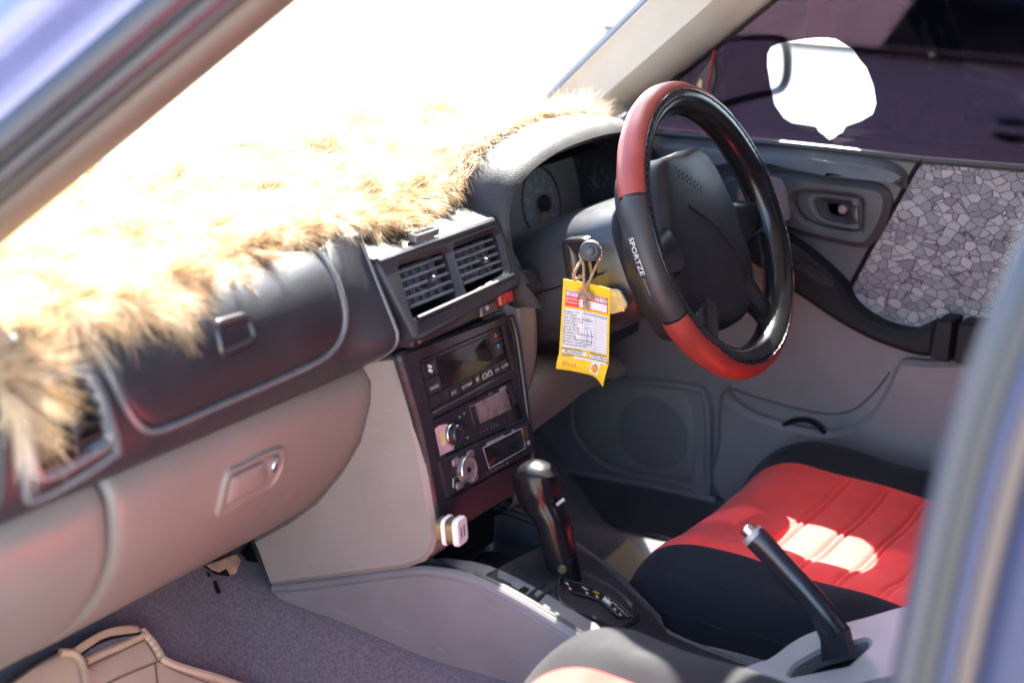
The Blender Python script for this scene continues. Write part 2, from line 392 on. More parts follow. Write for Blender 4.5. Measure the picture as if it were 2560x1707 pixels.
def furmat():
    m = bpy.data.materials.new('fur'); m.use_nodes = True; t = m.node_tree; N, L = t.nodes, t.links; b = N['Principled BSDF']
    at_ = N.new('ShaderNodeAttribute'); at_.attribute_name = 'tone'
    r = N.new('ShaderNodeValToRGB'); e = r.color_ramp.elements
    e[0].color = (.20, .10, .042, 1); e[1].color = (.82, .70, .52, 1); k = e.new(.40); k.color = (.54, .37, .20, 1)
    L.new(at_.outputs['Fac'], r.inputs[0]); L.new(r.outputs[0], b.inputs['Base Color'])
    b.inputs['Roughness'].default_value = .5; b.inputs['Specular IOR Level'].default_value = .4
    tl = N.new('ShaderNodeBsdfTranslucent'); L.new(r.outputs[0], tl.inputs[0]); mx = N.new('ShaderNodeMixShader'); mx.inputs[0].default_value = .35
    o = N['Material Output']; L.new(b.outputs[0], mx.inputs[1]); L.new(tl.outputs[0], mx.inputs[2]); L.new(mx.outputs[0], o.inputs[0]); return m
M['fur'] = furmat()
M['hide'] = mat('hide', (.35, .23, .13), .8, mottle=.3, mscale=50)
# ------------------------------------------------------------------ ground and the car beyond the driver's window
GZ = -0.34
g = MB().grid([[(x, y, GZ) for x in np.linspace(-400, 400, 9)] for y in np.linspace(-400, 400, 9)]).build('ground', M['sand'], smooth=0); struct(g)

def neighbour():
    X0 = 2.60; HD = at(2526, 326, x=2.54)
    t = thing('parked_car', 'pale parked car beyond the tinted driver window, its door handle showing', 'car', (X0+.8, .3, GZ))
    def side(y): return .03*math.sin((y+2.2)/4.4*math.pi)
    zs = [(-.20, .06), (-.08, .02), (.05, -.01), (.20, -.025), (.32, -.02), (.40, .0), (.47, .012), (.54, .03), (.60, .055)]
    def body(y0, y1, n=14): return [[(X0+dx-side(y), y, z) for z, dx in zs] for y in np.linspace(y0, y1, n)]
    MB().grid(body(-3.6, HD[1]-.168)).build('rear_quarter', M['silvercar'], t)
    d = MB().grid(body(HD[1]-.16, 1.02)).build('door', M['silvercar'], t)
    MB().grid(body(1.028, 1.35)).build('front_wing', M['silvercar'], t)
    MB().grid([[(X0+.09-side(y), y, z) for z in (-.22, .50)] for y in np.linspace(-3.4, .55, 12)]).build('sill', M['rubber'], t)
    h = MB().tube(cr([(X0-.02, HD[1]-.08, HD[2]), (X0-.062, HD[1]-.055, HD[2]+.002), (X0-.066, HD[1]+.06, HD[2]+.002), (X0-.02, HD[1]+.085, HD[2])], 14), [.009]*14, 8)
    h.build('handle', M['silvercar'], d)
    F = Frame((X0-.045, HD[1], HD[2]-.004), (0, -1, 0), (0, 0, 1)); MB().rings(circ(0, 0, .05, 20, .03), F, [(0, .0), (.006, .004), (.012, .0), (('s', .5), -.01)]).build('handle_cup', M['gloss'], d)
    MB().tube([(X0+.03-side(y), y, .612) for y in np.linspace(-3.0, 1.2, 14)], .012, 6).build('belt_moulding', M['rubber'], t)
    MB().grid([[(X0+.05+k*.16-side(y)*(1-k), y-k*.18*(1 if y > 0 else -.6), .622+.36*k) for k in np.linspace(0, 1, 5)] for y in np.linspace(-2.4, .42, 12)]).build('side_window', M['carglass'], t)
    MB().tube(cr([(X0+.05, 1.3, .62), (X0+.13, 1.0, .8), (X0+.21, .65, .97), (X0+.22, -.6, 1.0), (X0+.2, -1.9, .96), (X0+.06, -2.6, .63)], 30), .035, 8).build('roof_rail', M['silvercar'], t)
    MB().grid([[(X0+.21+k*.9, y, .99+.06*math.sin(k*math.pi)) for k in np.linspace(0, 1, 6)] for y in np.linspace(-1.9, .65, 8)]).build('roof', M['silvercar'], t)
    MB().grid([[(X0+.05+k*1.1, y, .60-.06*max(0, -2.6-y)+.03*math.sin(k*math.pi)) for k in np.linspace(0, 1, 6)] for y in np.linspace(-2.6, -3.6, 8)]).build('bonnet', M['silvercar'], t)
    for y in (-2.9, .55):
        R = .30
        F = Frame((X0+.02, y, GZ+R), (0, -1, 0), (0, 0, 1))
        wl = MB().rings(circ(0, 0, R, 40), F, [(0, -.2), (0, .0), (.02, .02), (.09, .02), (.10, .0)], cap=False).build('tyre', M['rubber'], t)
        MB().rings(circ(0, 0, R-.095, 30), F, [(0, .0), (.01, .015), (.03, .0), (('s', .4), -.02), (('s', .2), .015)]).build('rim', M['steel'], wl)
    return t
nb = neighbour()

# ------------------------------------------------------------------ this car: floor, shell, pillars, glass
def sstep(a, b, x): t = min(1, max(0, (x-a)/(b-a))); return t*t*(3-2*t)
def floor_z(x, y):
    toe = max(0.0, y-.06)*.95
    tun = (.195+.03*sstep(-.1, .3, y))*(1-sstep(.125, .30, abs(x)))
    k = .02
    return k*math.log(math.exp(toe/k)+math.exp(tun/k))-k*.3
xs = np.linspace(-.74, .74, 90); ys = np.linspace(-1.5, .62, 110)
fl = MB().grid([[(x, y, floor_z(x, y)+.0015*math.sin(x*60+y*31)) for x in xs] for y in ys]).build('floor_carpet', M['carpet']); struct(fl)
def march(d, f, t0=1.2, t1=4.6):
    """first crossing of a ray with a height field"""
    t = t0
    while t < t1:
        p = CAM+d*t
        if p[2] <= f(p[0], p[1]): break
        t += .04
    lo, hi = t-.04, t
    for _ in range(14):
        m = (lo+hi)/2; p = CAM+d*m
        if p[2] <= f(p[0], p[1]): hi = m
        else: lo = m
    return CAM+d*hi
def at_floor(px, py, off=0.0): return march(ray(px, py), lambda x, y: floor_z(x, y)+off)

body = thing('blue_car', 'blue car seen from outside its open passenger side, blurred pillars in front', 'car', (0, -.3, GZ))
AP0 = np.array([.599, .179, .795]); APD = np.array([-.212, -.595, .51])
RB, RT = at(1456, 212, x=.668), at(1673, 0, x=.590)
APR = (RT-RB)/(RT-RB)[2]*.51
MIR = np.array([-1, 1, 1.0])
def ap(t, side=1): return RB+APR*t if side > 0 else (AP0+APD*t)*MIR
# right A-pillar trim: lofted cream moulding between windscreen edge and door opening
L1 = [ap(t) for t in (-.12, 0, .2, .4, .6, .8)]
R0, R1 = np.array([.668, .085, .775]), np.array([.60, -.145, .965])
R1 = at(1930, 0, x=.635); R0 = at(1690, 195, x=.678)
rows = []
for k, t in enumerate(np.linspace(-.18, .85, 14)):
    a = ap(t); s_ = (t-.12)/.25
    b = R0+(R1-R0)*((t+.02)/.45)
    nn = nrm(np.cross(b-a, APD)); nn = nn if nn[0] < 0 else -nn
    row = []
    for q in np.linspace(0, 1, 11):
        bulge = .030*math.sin(math.pi*q)**.8 + .006*math.exp(-((q-.33)/.07)**2)
        row.append(a+(b-a)*q+nn*bulge)
    a2 = a+np.array([.004, .02, .012]); b2 = b+np.array([.02, .005, .0])
    rows.append([a2]+row+[b2])
MB().grid(rows).build('pillar_trim', M['pillar'], body)
# painted pillar and seal behind it
for s_ in (1,):
    MB().tube([ap(t, 1)+np.array([.085, .030, .012]) for t in np.linspace(-.3, .9, 10)], .034, 10, flat=.6).build('painted_pillar', M['paint'], body)
MB().tube([R0+(R1-R0)*((t+.02)/.45)+np.array([.012, .004, .004]) for t in np.linspace(-.25, .85, 12)], .011, 8).build('door_seal', M['rubber'], body)
# glass edge: dark band
MB().tube([ap(t, 1)+np.array([.020, .030, .004]) for t in np.linspace(-.2, .85, 10)], .004, 6).build('windscreen_seal', M['rubber'], body)

# left A-pillar: profile strips swept along the mirrored line (all of it close to the lens and out of focus)
LD = nrm(APD*MIR); LO = nrm(np.array([-1, 0, 0])-LD*(np.array([-1, 0, 0])@LD)); LN = nrm(np.cross(LD, LO)); LN = LN if LN[2] > 0 else -LN
def lp(t, o, n_): return ap(t, -1)+LO*o+LN*n_
def strip(name, m, pts, parent=body, t0=-.45, t1=1.0):
    pts = cr([(a, b, 0) for a, b in pts], 3*len(pts))
    MB().grid([[lp(t, p[0], p[1]) for p in pts] for t in np.linspace(t0, t1, 10)]).build(name, m, parent)
def bead(name, m, o, n_, r, parent=body, t0=-.45, t1=1.0):
    MB().tube([lp(t, o, n_) for t in np.linspace(t0, t1, 12)], r, 10).build(name, m, parent)
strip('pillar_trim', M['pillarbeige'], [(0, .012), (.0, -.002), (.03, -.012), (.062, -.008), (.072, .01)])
bead('pillar_seal', M['rubber'], .076, .012, .012)
bead('pillar_seal', M['seal'], .098, .016, .0125)
strip('pillar_channel', M['rubber'], [(.104, .01), (.118, .026), (.13, .024)])
bead('drip_moulding', M['seal'], .144, .024, .015)
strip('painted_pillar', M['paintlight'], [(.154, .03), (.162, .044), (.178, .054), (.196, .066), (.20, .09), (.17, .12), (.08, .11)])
strip('pillar_back', M['black'], [(.07, .012), (.10, .03), (.15, .05), (.10, .08), (.02, .05), (.0, .012)])

# windscreen, roof, header
def ws(q, t):
    a, b = ap(t, -1), ap(t, 1); p = a+(b-a)*q
    return p+np.array([0, .17*(1-(2*q-1)**2)*(1-.45*t), .03*(1-(2*q-1)**2)])
HT = .70
MB().grid([[ws(q, t)+np.array([0, .022, .012]) for q in np.linspace(0, 1, 25)] for t in np.linspace(-.25, HT+.03, 12)]).build('windscreen', M['glass'], body)
# added sun visor, out of view, folded down to keep sun off the wheel
VF = Frame((.445, -.096, 1.058), (1, 0, 0), (0, -.15, .105))
MB().rings(rrect(.22, .19, .03), VF, [(0, -.006), (-.003, .0), (0, .006), (.008, .009), (('s', .5), .010)]).build('added_sun_visor', M['pillar'], body)
top = [ws(q, HT) for q in np.linspace(0, 1, 25)]
rows = []
for k in np.linspace(0, 1, 10):
    rows.append([np.array([p[0]*(1+.22*min(1, k*3)), p[1]-1.7*k, p[2]+.05*math.sin(min(1, k*1.6)*math.pi/2)+.03*(1-(p[0]/.5)**2)]) for p in top])
MB().grid(rows).build('headliner', M['headliner'], body)
MB().grid([[np.array([p[0]*1.02, p[1]+.03, p[2]+.035]) for p in r] for r in rows]).build('roof', M['paint'], body)
for s_ in (1, -1):   # roof side rails
    MB().tube(cr([ap(HT-.02, s_)+np.array([.015*s_, .0, .01]), np.array([.52*s_, -.42, 1.20]), np.array([.55*s_, -.8, 1.225]), np.array([.55*s_, -1.3, 1.22]), np.array([.53*s_, -1.9, 1.18])], 22), .035, 8).build('roof_rail', M['paint'], body)
# rear shell so the cabin is closed: tinted rear side windows, tailgate, right B-pillar
MB().grid([[(.70-.12*k, y, .73+.45*k) for k in np.linspace(0, 1, 4)] for y in np.linspace(-1.95, -.80, 6)]).build('rear_side_window', M['rearfilm'], body)
MB().grid([[(-.70+.12*k, y, .73+.45*k) for k in np.linspace(0, 1, 4)] for y in np.linspace(-1.95, -1.02, 6)]).build('rear_side_window', M['rearfilm'], body)
MB().grid([[(x, -1.95, z) for z in np.linspace(-.1, 1.2, 5)] for x in np.linspace(-.7, .7, 8)]).build('tailgate', M['door'], body)
for s_ in (1, -1):
    MB().grid([[(.72*s_, y, z) for z in (-.1, .3, .73)] for y in np.linspace(-1.95, -.98 if s_ < 0 else -.82, 5)]).build('rear_side_panel', M['door'], body)
F = Frame((.62, -.80, .9), (0, -1, 0), (-.25, 0, 1)); MB().plate(rrect(.16, .72, .02), [], F, -.06, .0, .01).build('centre_pillar', M['pillar'], body)
# left B-pillar, right in front of the lens: lit painted edge, seals, trim
BPT = cr([at(2700, 250, x=-.645), at(2600, 480, x=-.67), at(2505, 697, x=-.69), at(2360, 1088, x=-.708), at(2222, 1707, x=-.722), at(2150, 2200, x=-.73), at(2110, 2700, x=-.73)], 26)
def bpt(k, a, c): return BPT[k]+np.array([-c, -a, 0])   # a rearward, c outward
def bstrip(name, m, pts):
    pts = cr([(a, b, 0) for a, b in pts], 3*len(pts))
    MB().grid([[bpt(k, *p[:2]) for p in pts] for k in range(26)]).build(name, m, body)
def bbead(name, m, a, c, r): MB().tube([bpt(k, a, c) for k in range(26)], r, 10).build(name, m, body)
bbead('b_pillar_seal', M['seal'], .012, -.01, .014)
bbead('b_pillar_seal', M['rubber'], .028, .0, .011)
bstrip('b_pillar_flange', M['paint'], [(.03, -.005), (.036, .01), (.047, .012)])
bbead('b_pillar_seal', M['pillarbeige'], .056, .008, .009)
bstrip('b_pillar_panel', M['paint'], [(.058, .004), (.066, .02), (.08, .03), (.11, .036), (.18, .04), (.20, .02), (.20, -.04), (.02, -.03), (.0, -.02)])
# left sill and lower body
MB().grid([[(-.70+dx, y, z) for z, dx in ((.10, .06), (.115, .0), (.10, -.05), (.0, -.08), (-.12, -.06))] for y in np.linspace(-.80, .5, 8)]).build('sill', M['paint'], body)
MB().grid([[(s*.74, y, z) for z in (-.2, .1)] for s in (1,) for y in np.linspace(-2, .6, 6)]).build('sill', M['door'], body) if False else None
MB().grid([[(x, .62, z) for z in np.linspace(-.1, .66, 5)] for x in np.linspace(-.72, .72, 6)]).build('firewall', M['black'], body)
MB().grid([[(x, .45+.18*k, .735-.08*k) for k in np.linspace(0, 1, 4)] for x in np.linspace(-.74, .74, 8)]).build('cowl_panel', M['black'], body)
MB().grid([[(-.735+.02*k, y, z) for k, z in ((0, -.1), (0, .3), (1, .70))] for y in np.linspace(.22, .62, 5)]).build('cowl_side', M['rubber'], body)
MB().grid([[(.735-.02*k, y, z) for k, z in ((0, -.1), (0, .3), (1, .70))] for y in np.linspace(.22, .62, 5)]).build('cowl_side', M['rubber'], body)
MB().grid([[(x, y, .66-.10*(y-.4)-.04*abs(x)) for x in np.linspace(-.72, .72, 12)] for y in np.linspace(.52, 1.35, 8)]).build('bonnet', M['paint'], body)
# open passenger door and front wings, unseen, added to shade the far-left dash
hx0, hx1 = np.array([-.76, .16]), np.array([-1.50, .74])
DF = Frame((*((hx0+hx1)/2), .36), (*(hx0-hx1), 0), (0, 0, 1)); DL = np.linalg.norm(hx1-hx0)
pdr = MB().plate(rpoly([(-DL/2, -.32), (DL/2, -.32), (DL/2, .34), (-DL/2, .36)], .05, 4), [], DF, -.06, .06, .03).build('added_passenger_door', M['paint'], body)
MB().plate(rrect(DL-.12, .56, .05), [], DF, .05, .075, .015).build('door_trim', M['door'], pdr)
for s_ in (-1, 1):
    MB().grid([[(s_*(.80+dx), y, z-.05*(y-.2)) for z, dx in ((-.12, -.02), (.1, .02), (.30, .03), (.42, .0), (.50, -.07))] for y in np.linspace(.20, 1.35, 8)]).build('front_wing', M['paint'], body)
# ------------------------------------------------------------------ dashboard
dash = thing('dashboard', 'dark dashboard over beige glovebox, running across under the fur cover', 'dashboard', (0, .2, .28))
UP = Prof([(.090, .546), (.076, .556), (.058, .585), (.050, .63), (.057, .672), (.080, .702), (.12, .717), (.20, .725), (.32, .733), (.46, .742)], 70, 1)
LO_ = Prof([(.100, .560), (.088, .549), (.079, .532), (.079, .509), (.085, .48), (.094, .453), (.120, .411), (.159, .362), (.20, .328), (.25, .294), (.31, .262), (.36, .245)], 70, -1)
# make sure the normals point at the cabin
if UP.N[30][0] > 0 and UP.N[20][0] > 0: UP.N *= -1
if LO_.N[25][0] > 0: LO_.N *= -1
SU = UP.S[-1]
def wave(x): return .0
def sweep(P, x0, x1, s0, s1, nx=20, ns=40, h=0, yo=lambda x: 0):
    return [[P(x, s, h)+np.array([0, yo(x), 0]) for s in np.linspace(s0, s1, ns)] for x in np.linspace(x0, x1, nx)]
LEFT = -.745
UPX = -.139
def pad_pt(x, s):
    """the pad swells near the centre until it is flush with the vent housing"""
    p = UP(x, s); k = sstep(-.215, -.142, x)*(1-sstep(.235, .30, s))*sstep(.550, .612, p[2]); yp = .0375+.5*(p[2]-.646)+.004
    p[1] = p[1]*(1-k)+min(p[1], yp)*k; return p
MB().grid([[pad_pt(x, s) for s in np.linspace(0, SU, 60)] for x in list(np.linspace(LEFT, -.26, 14))+list(np.linspace(-.24, UPX-.001, 18))]).build('upper_pad', M['dash'], dash)
MB().tube([pad_pt(UPX-.003, s)+np.array([0, .001, .001]) for s in np.linspace(.03, .19, 24)], .0028, 8).build('pad_edge', M['bead'], dash)
MB().grid(sweep(UP, UPX, .62, .215, SU, 24, 30)).build('top_pad', M['dash'], dash)   # top surface behind the vents and hood
# end cap at the left door edge
MB().fan([UP(LEFT, s) for s in np.linspace(0, SU, 40)]+[np.array([LEFT, .46, .54])]).build('end_cap', M['dash'], dash)
# dark strip under the pad: fascia lower lip
# airbag cover: raised panel inside a rounded bead
out = [(856, 800), (842, 850), (800, 890), (700, 938), (560, 998), (430, 1054), (372, 1066), (330, 1030), (290, 960), (256, 892), (240, 850), (300, 800), (420, 740), (560, 680), (680, 640), (770, 628), (815, 670), (845, 735)]
ol = cr([np.append(p, 0) for p in UP.pxs(out)], 90, closed=True); ol = [p[:2] for p in ol]
MB().rings(ol, UP, [(0, -.001), (.004, .0028), (.008, .0036), (('s', .9), .004), (('s', .7), .004), (('s', .4), .004), (('s', .15), .004)]).build('airbag_cover', M['dash'], dash)
il = ccw(ol); o1 = inset(il, -.004)
MB().tube([UP(p[0], p[1], .0012) for p in o1], .0042, 8, closed=True).build('airbag_bead', M['bead'], dash)
# small square emblem recess on the cover
sq = [(545, 830), (520, 875), (560, 892), (640, 848), (625, 800), (598, 790)]
sq = [(528, 812), (548, 893), (634, 852), (612, 788)]
sl_ = rpoly(UP.pxs(sq), .012, 5)
MB().rings(sl_, UP, [(-.004, .0035), (-.001, .0075), (.003, .0075), (.007, .0045), (('s', .5), .0045)]).build('emblem_recess', M['gloss'], dash)
# left side air vent, half under the fur
vo = [(62, 1262), (283, 1148), (302, 1110), (282, 1030), (235, 930), (200, 905), (60, 960), (20, 1010)]
vl = [p[:2] for p in cr([np.append(p, 0) for p in UP.pxs(vo)], 60, closed=True)]
VI = [(95, 1175), (235, 1110), (262, 1085), (250, 1040), (215, 962), (180, 940), (80, 985), (60, 1040)]
vi = [p[:2] for p in cr([np.append(p, 0) for p in UP.pxs(VI)], 60, closed=True)]
sv = MB().rings(vl, UP, [(0, -.002), (.003, .004), (.008, .005), (.013, .001)], cap=False).build('side_vent', M['bead'], dash)
MB().rings(vi, UP, [(-.013, -.001), (-.007, .010), (-.001, .0105), (.003, .004), (.004, .0005)], cap=False).build('vent_frame', M['bead'], sv)
MB().rings(vi, UP, [(0, .0014), (('s', .6), .0014), (('s', .3), .0014)]).build('vent_void', M['black'], sv)
c = np.mean(vi, axis=0); h_ = max(p[1] for p in vi)-min(p[1] for p in vi)
for k in range(6):
    s = c[1]-h_*.42+h_*.84*k/5
    MB().loft([[UP(x, s+a, b) for a, b in ((-.0015, .0016), (.0015, .0016), (.0020, .0075), (-.0010, .0075))] for x in (c[0]-.048+.004*k, c[0]+.036+.003*k)]).build('slat', M['satin'], sv)
MB().plate(rrect(.008, h_*.8, .003, c[0]+.01, c[1]), [], UP, .0015, .009, .001).build('vane_lever', M['gloss'], sv)

# lower beige: glovebox surround, lid, latch
SL = LO_.S[-1]
def seam_x(s): # left seam of the lid, from the photograph
    pts = [LO_.px(*p) for p in ((258, 1215), (280, 1290), (282, 1360), (262, 1450), (238, 1500))]
    return np.interp(s, [p[1] for p in pts], [p[0] for p in pts])
SX = {}
ss = np.linspace(0, SL, 60); sx = [float(seam_x(s)) for s in ss]
def lid_rows(xa, xb, n, h=0.0, edge=True):
    rows = []
    for s, m in zip(ss, sx):
        a = xa(m); b = xb(m); r = []
        for q in np.linspace(0, 1, n):
            x = a+(b-a)*q; e = min(x-a, b-x); dp = -.010*math.exp(-e/.0045) if edge else 0
            r.append(LO_(x, s, h+dp))
        rows.append(r)
    return rows
qs = None
def rows_fine(xa, xb, h, edges):
    Q = sorted(set([0, .003, .006, .010, .016, .025, .04, .08, .15, .3, .5, .7, .85, .92, .96, .975, .984, .99, .994, .997, 1]))
    rows = []
    for s, m in zip(ss, sx):
        a, b = xa(m), xb(m); r = []
        for q in Q:
            x = a+(b-a)*q; dp = 0
            if edges[0]: dp -= .012*math.exp(-(x-a)/.004)
            if edges[1]: dp -= .012*math.exp(-(b-x)/.004)
            r.append(LO_(x, s, h+dp))
        rows.append(r)
    return rows
MB().grid(rows_fine(lambda m: LEFT, lambda m: m-.002, 0, (0, 1))).build('lower_end_panel', M['beige'], dash)
gb = MB().grid(rows_fine(lambda m: m+.002, lambda m: -.120, .001, (1, 0))).build('glovebox_lid', M['beige'], dash)
MB().grid([[LO_(x, s, -.014) for x in (LEFT, -.10)] for s in ss]).build('glovebox_gap', M['black'], dash)
lo = [(565, 1180), (600, 1160), (689, 1119), (702, 1138), (700, 1160), (690, 1185), (664, 1216), (600, 1250), (540, 1284), (548, 1240)]
ll = [p[:2] for p in cr([np.append(p, 0) for p in LO_.pxs(lo)], 60, closed=True)]
lt = MB().rings(ll, LO_, [(-.004, -.001), (-.001, .0055), (.002, .006), (.005, .003), (('s', .6), .002), (('s', .2), .002)]).build('latch_surround', M['beige'], gb)
pd = rpoly(LO_.pxs([(570, 1188), (650, 1148), (655, 1205), (553, 1258)]), .006, 4)
MB().rings(pd, LO_, [(0, .000), (.001, .0062), (.003, .0074), (('s', .5), .0085)]).build('latch_paddle', M['beige'], gb)
kc = LO_.px(676, 1160)
MB().rings(circ(kc[0], kc[1], .011, 24, .013), LO_, [(0, .0), (.001, .0065), (.003, .0075), (('s', .5), .007)]).build('lock_ring', M['beige'], gb)
MB().rings(circ(kc[0], kc[1], .006, 20, .0085), LO_, [(0, .006), (.001, .0082), (('s', .4), .0082)]).build('lock_cylinder', M['chrome'], gb)
MB().plate(rrect(.0015, .010, .0005, kc[0], kc[1]), [], LO_, .006, .0086, .0002).build('key_slot', M['black'], gb)

# ---- centre vent housing
V = Frame((0, .0375, .646), (1, 0, 0), (0, .041, .082))
vh = thing('centre_vent_housing', 'dark plastic centre air vent housing with two louvred outlets above the climate panel', 'air vent', (0, .10, .60)) if False else dash
hp = [V.px(*p) for p in ((934, 657), (1232, 552), (1290, 715), (1030, 835))]
TL, TR, BR, BL = hp
def vq(u, v):  # bilinear in the housing face, u,v 0..1
    return (TL*(1-u)+TR*u)*(1-v)+(BL*(1-u)+BR*u)*v
hole1 = rpoly([V.px(*p) for p in ((990, 665), (1112, 628), (1143, 748), (1029, 800))], .011, 4)
hole2 = rpoly([V.px(*p) for p in ((1127, 622), (1236, 580), (1262, 683), (1163, 738))], .011, 4)
hole3 = rpoly([V.px(*p) for p in ((1030, 822), (1180, 757), (1188, 775), (1040, 842))], .003, 3)
outer = rpoly([TL+np.array([-.002, .002]), TR+np.array([.004, .001]), BR+np.array([.012, -.001]), BL+np.array([-.003, -.012])], [.010, .014, .016, .010], 5)
vhm = MB().plate(outer, [hole1, hole2], V, -.06, .006, .0035, .006).build('vent_housing', M['satin'], dash)
for hole, lev in ((hole1, (1077, 700)), (hole2, (1208, 655))):
    cc = np.mean(hole, axis=0); lo2 = np.min(hole, axis=0); hi2 = np.max(hole, axis=0)
    vt = MB().rings(hole, V, [(-.001, .0), (.0, -.004), (.0005, -.05)], cap=False).build('vent_duct', M['satin'], dash)
    MB().rings(hole, V, [(-.004, -.045), (('s', .4), -.045)]).build('vent_back', M['black'], vt)
    for k in range(5):
        q = .12+.66*k/4
        y = hi2[1]-(hi2[1]-lo2[1])*q
        MB().loft([[V(x, y+a, b) for a, b in ((-.0016, -.013), (.0016, -.013), (.0022, -.003), (.0012, -.001), (-.0012, -.001), (-.0022, -.003))] for x in (lo2[0]+.004+(hi2[1]-y)*.08, hi2[0]-.007+(hi2[1]-y)*.05)]).build('slat', M['vane'], vt)
    for k in range(6):
        x = lo2[0]+.012+(hi2[0]-lo2[0]-.022)*k/5
        rows = []
        for y in np.linspace(lo2[1]+.014, hi2[1]-.003, 9):
            rows.append([V(x+.0075*math.cos(t), y, -.021+.0065*math.sin(t)) for t in np.linspace(0, 2*math.pi, 12, endpoint=False)])
        MB().loft(rows).build('vane', M['vane'], vt)
    lv = V.px(*lev)
    MB().loft([[V(lv[0]+a*s, lv[1]+b*s*1.3, h) for a, b in circ(0, 0, .004, 10)] for s, h in ((1, -.016), (1, .002), (.8, .006), (.4, .008))]).build('vane_lever', M['silver'] if False else M['satin'], vt)
# lower chrome-lit ledge under the vents
a, b = V.px(1036, 800), V.px(1275, 692)
MB().tube([V(*(a+(b-a)*q), .005) for q in np.linspace(0, 1, 8)], .0035, 8).build('vent_ledge', M['satin'], dash)
a, b = V.px(938, 660), V.px(1228, 556)
MB().tube([V(*(a+(b-a)*q), .002) for q in np.linspace(0, 1, 8)], .0065, 10).build('top_ledge', M['satin'], dash)
# shelf on top of the housing with a little clip
MB().grid([[V(x, TL[1]+.004, .002)+np.array([0, d, d*.12+.004*math.sin(d*20)]) for d in np.linspace(0, .11, 8)] for x in np.linspace(TL[0], TR[0]+.01, 10)]).build('vent_shelf', M['dash'], dash)
cp = at(1060, 585, z=.700)
FC = Frame((cp[0], cp[1], .702), (1, 0, 0), (0, 1, .1)); MB().plate(rrect(.055, .014, .005), [rrect(.044, .005, .002)], FC, -.006, .0025, .001).build('shelf_clip', M['bead'], dash)
# buttons under the vents: blank slot, rear defogger, hazard switch
SW = Frame(V(*((BL+BR)/2), 0)+np.array([0, -.002, -.012]), (1, 0, 0), (0, .02, .1))
def swp(*p): return [SW.px(*q) for q in p]
MB().rings(rpoly(swp((1042, 838), (1180, 776), (1188, 792), (1045, 862)), .003, 3), SW, [(0, -.02), (0, .001), (.0015, .0035), (('s', .5), .0035)]).build('blank_switch', M['satin'], dash)
sw = MB().rings(rpoly(swp((1196, 766), (1236, 748), (1240, 778), (1200, 796)), .003, 3), SW, [(0, -.02), (0, .001), (.0015, .0035), (('s', .5), .0035)]).build('defogger_switch', M['gloss'], dash)
d_ = SW.px(1212, 770)
MB().rings(circ(d_[0], d_[1], .004, 12), SW, [(0, .003), (.001, .0045), (('s', .5), .0042)]).build('defogger_icon', M['greyprint'], sw)
hz = MB().rings(rpoly(swp((1240, 738), (1273, 724), (1278, 752), (1245, 768)), .003, 3), SW, [(0, -.02), (0, .002), (.0015, .005), (('s', .5), .005)]).build('hazard_switch', M['redlamp'], dash)
hc = SW.px(1259, 746)
MB().tube([SW(hc[0]+a, hc[1]+b, .0052) for a, b in ((-.007, -.005), (.007, -.005), (0, .007))], .0005, 4, closed=True).build('hazard_icon', M['redprint'], hz)
so_ = rpoly([TL*0+SW.px(1026, 838), SW.px(1285, 716), SW.px(1292, 750), SW.px(1032, 872)], .006, 4)
MB().rings(so_, SW, [(0, -.06), (0, -.002), (.002, .0), (('s', .6), .0)]).build('switch_row', M['satin'], dash)

# ---- centre stack bezel with climate panel and two radios
B = Frame((0, -.002, .44), (1, 0, 0), (0, .2, 1))
bo = rpoly([B.px(*p) for p in ((985, 885), (1262, 782), (1279, 850), (1316, 1110), (1322, 1180), (1300, 1225), (1130, 1330), (1092, 1330), (1040, 1060))], [.012, .008, .03, .05, .01, .01, .01, .012, .2], 5)
h1 = rpoly([B.px(*p) for p in ((1040, 906), (1247, 816), (1273, 922), (1070, 1030))], .003, 3)
h2 = rpoly([B.px(*p) for p in ((1074, 1050), (1272, 950), (1306, 1050), (1094, 1146))], .003, 3)
h3 = rpoly([B.px(*p) for p in ((1093, 1152), (1308, 1052), (1322, 1130), (1120, 1240))], .003, 3)
MB().plate(bo, [h1, h2, h3], B, -.004, .006, .004, .003).build('stack_bezel', M['gloss'], dash)
e = [B.px(*p) for p in ((1268, 790), (1285, 860), (1318, 1110), (1324, 1180))]
MB().tube([B(p[0]+.004, p[1], .004) for p in cr([np.append(q, 0) for q in e], 12)], .004, 8).build('bezel_edge', M['satin'], dash)
# beige side cheek of the stack (left), and its twin on the driver's side
CH = Frame((-.127, 0, 0), (0, -1, 0), (0, 0, 1))
ck = [(880, 905), (900, 924), (918, 955), (917, 1000), (905, 1053), (893, 1100), (850, 1172), (787, 1249), (723, 1296), (629, 1351), (640, 1380), (672, 1464), (800, 1449), (1010, 1422), (1056, 1406), (1078, 1380), (1088, 1340), (1065, 1200), (1040, 1080), (1015, 970), (993, 890)]
MB().plate([CH.px(*p) for p in ck], [], CH, -.05, .0, .006).build('stack_cheek', M['stackbeige'], dash)
CR = Frame((.118, 0, 0), (0, 1, 0), (0, 0, 1))
MB().plate([np.array([p[0]*-1, p[1]]) for p in [CH.px(*q) for q in ck]], [], CR, -.05, .0, .006).build('stack_cheek', M['stackbeige'], dash)
MB().box(Frame((0, .08, .40), (1, 0, 0), (0, 0, 1)), 0, -.02, 0, .20, .24, .11).build('stack_core', M['black'], dash)
# lower pocket frame under the radios
h4 = [B.px(*p) for p in ((1125, 1262), (1300, 1160), (1306, 1215), (1140, 1310))]
MB().rings(rpoly(h4, .004, 3), B, [(0, -.05), (0, -.004), (.002, -.001), (.01, -.001), (.013, -.01), (('s', .4), -.012)]).build('ashtray_front', M['satin'], dash)

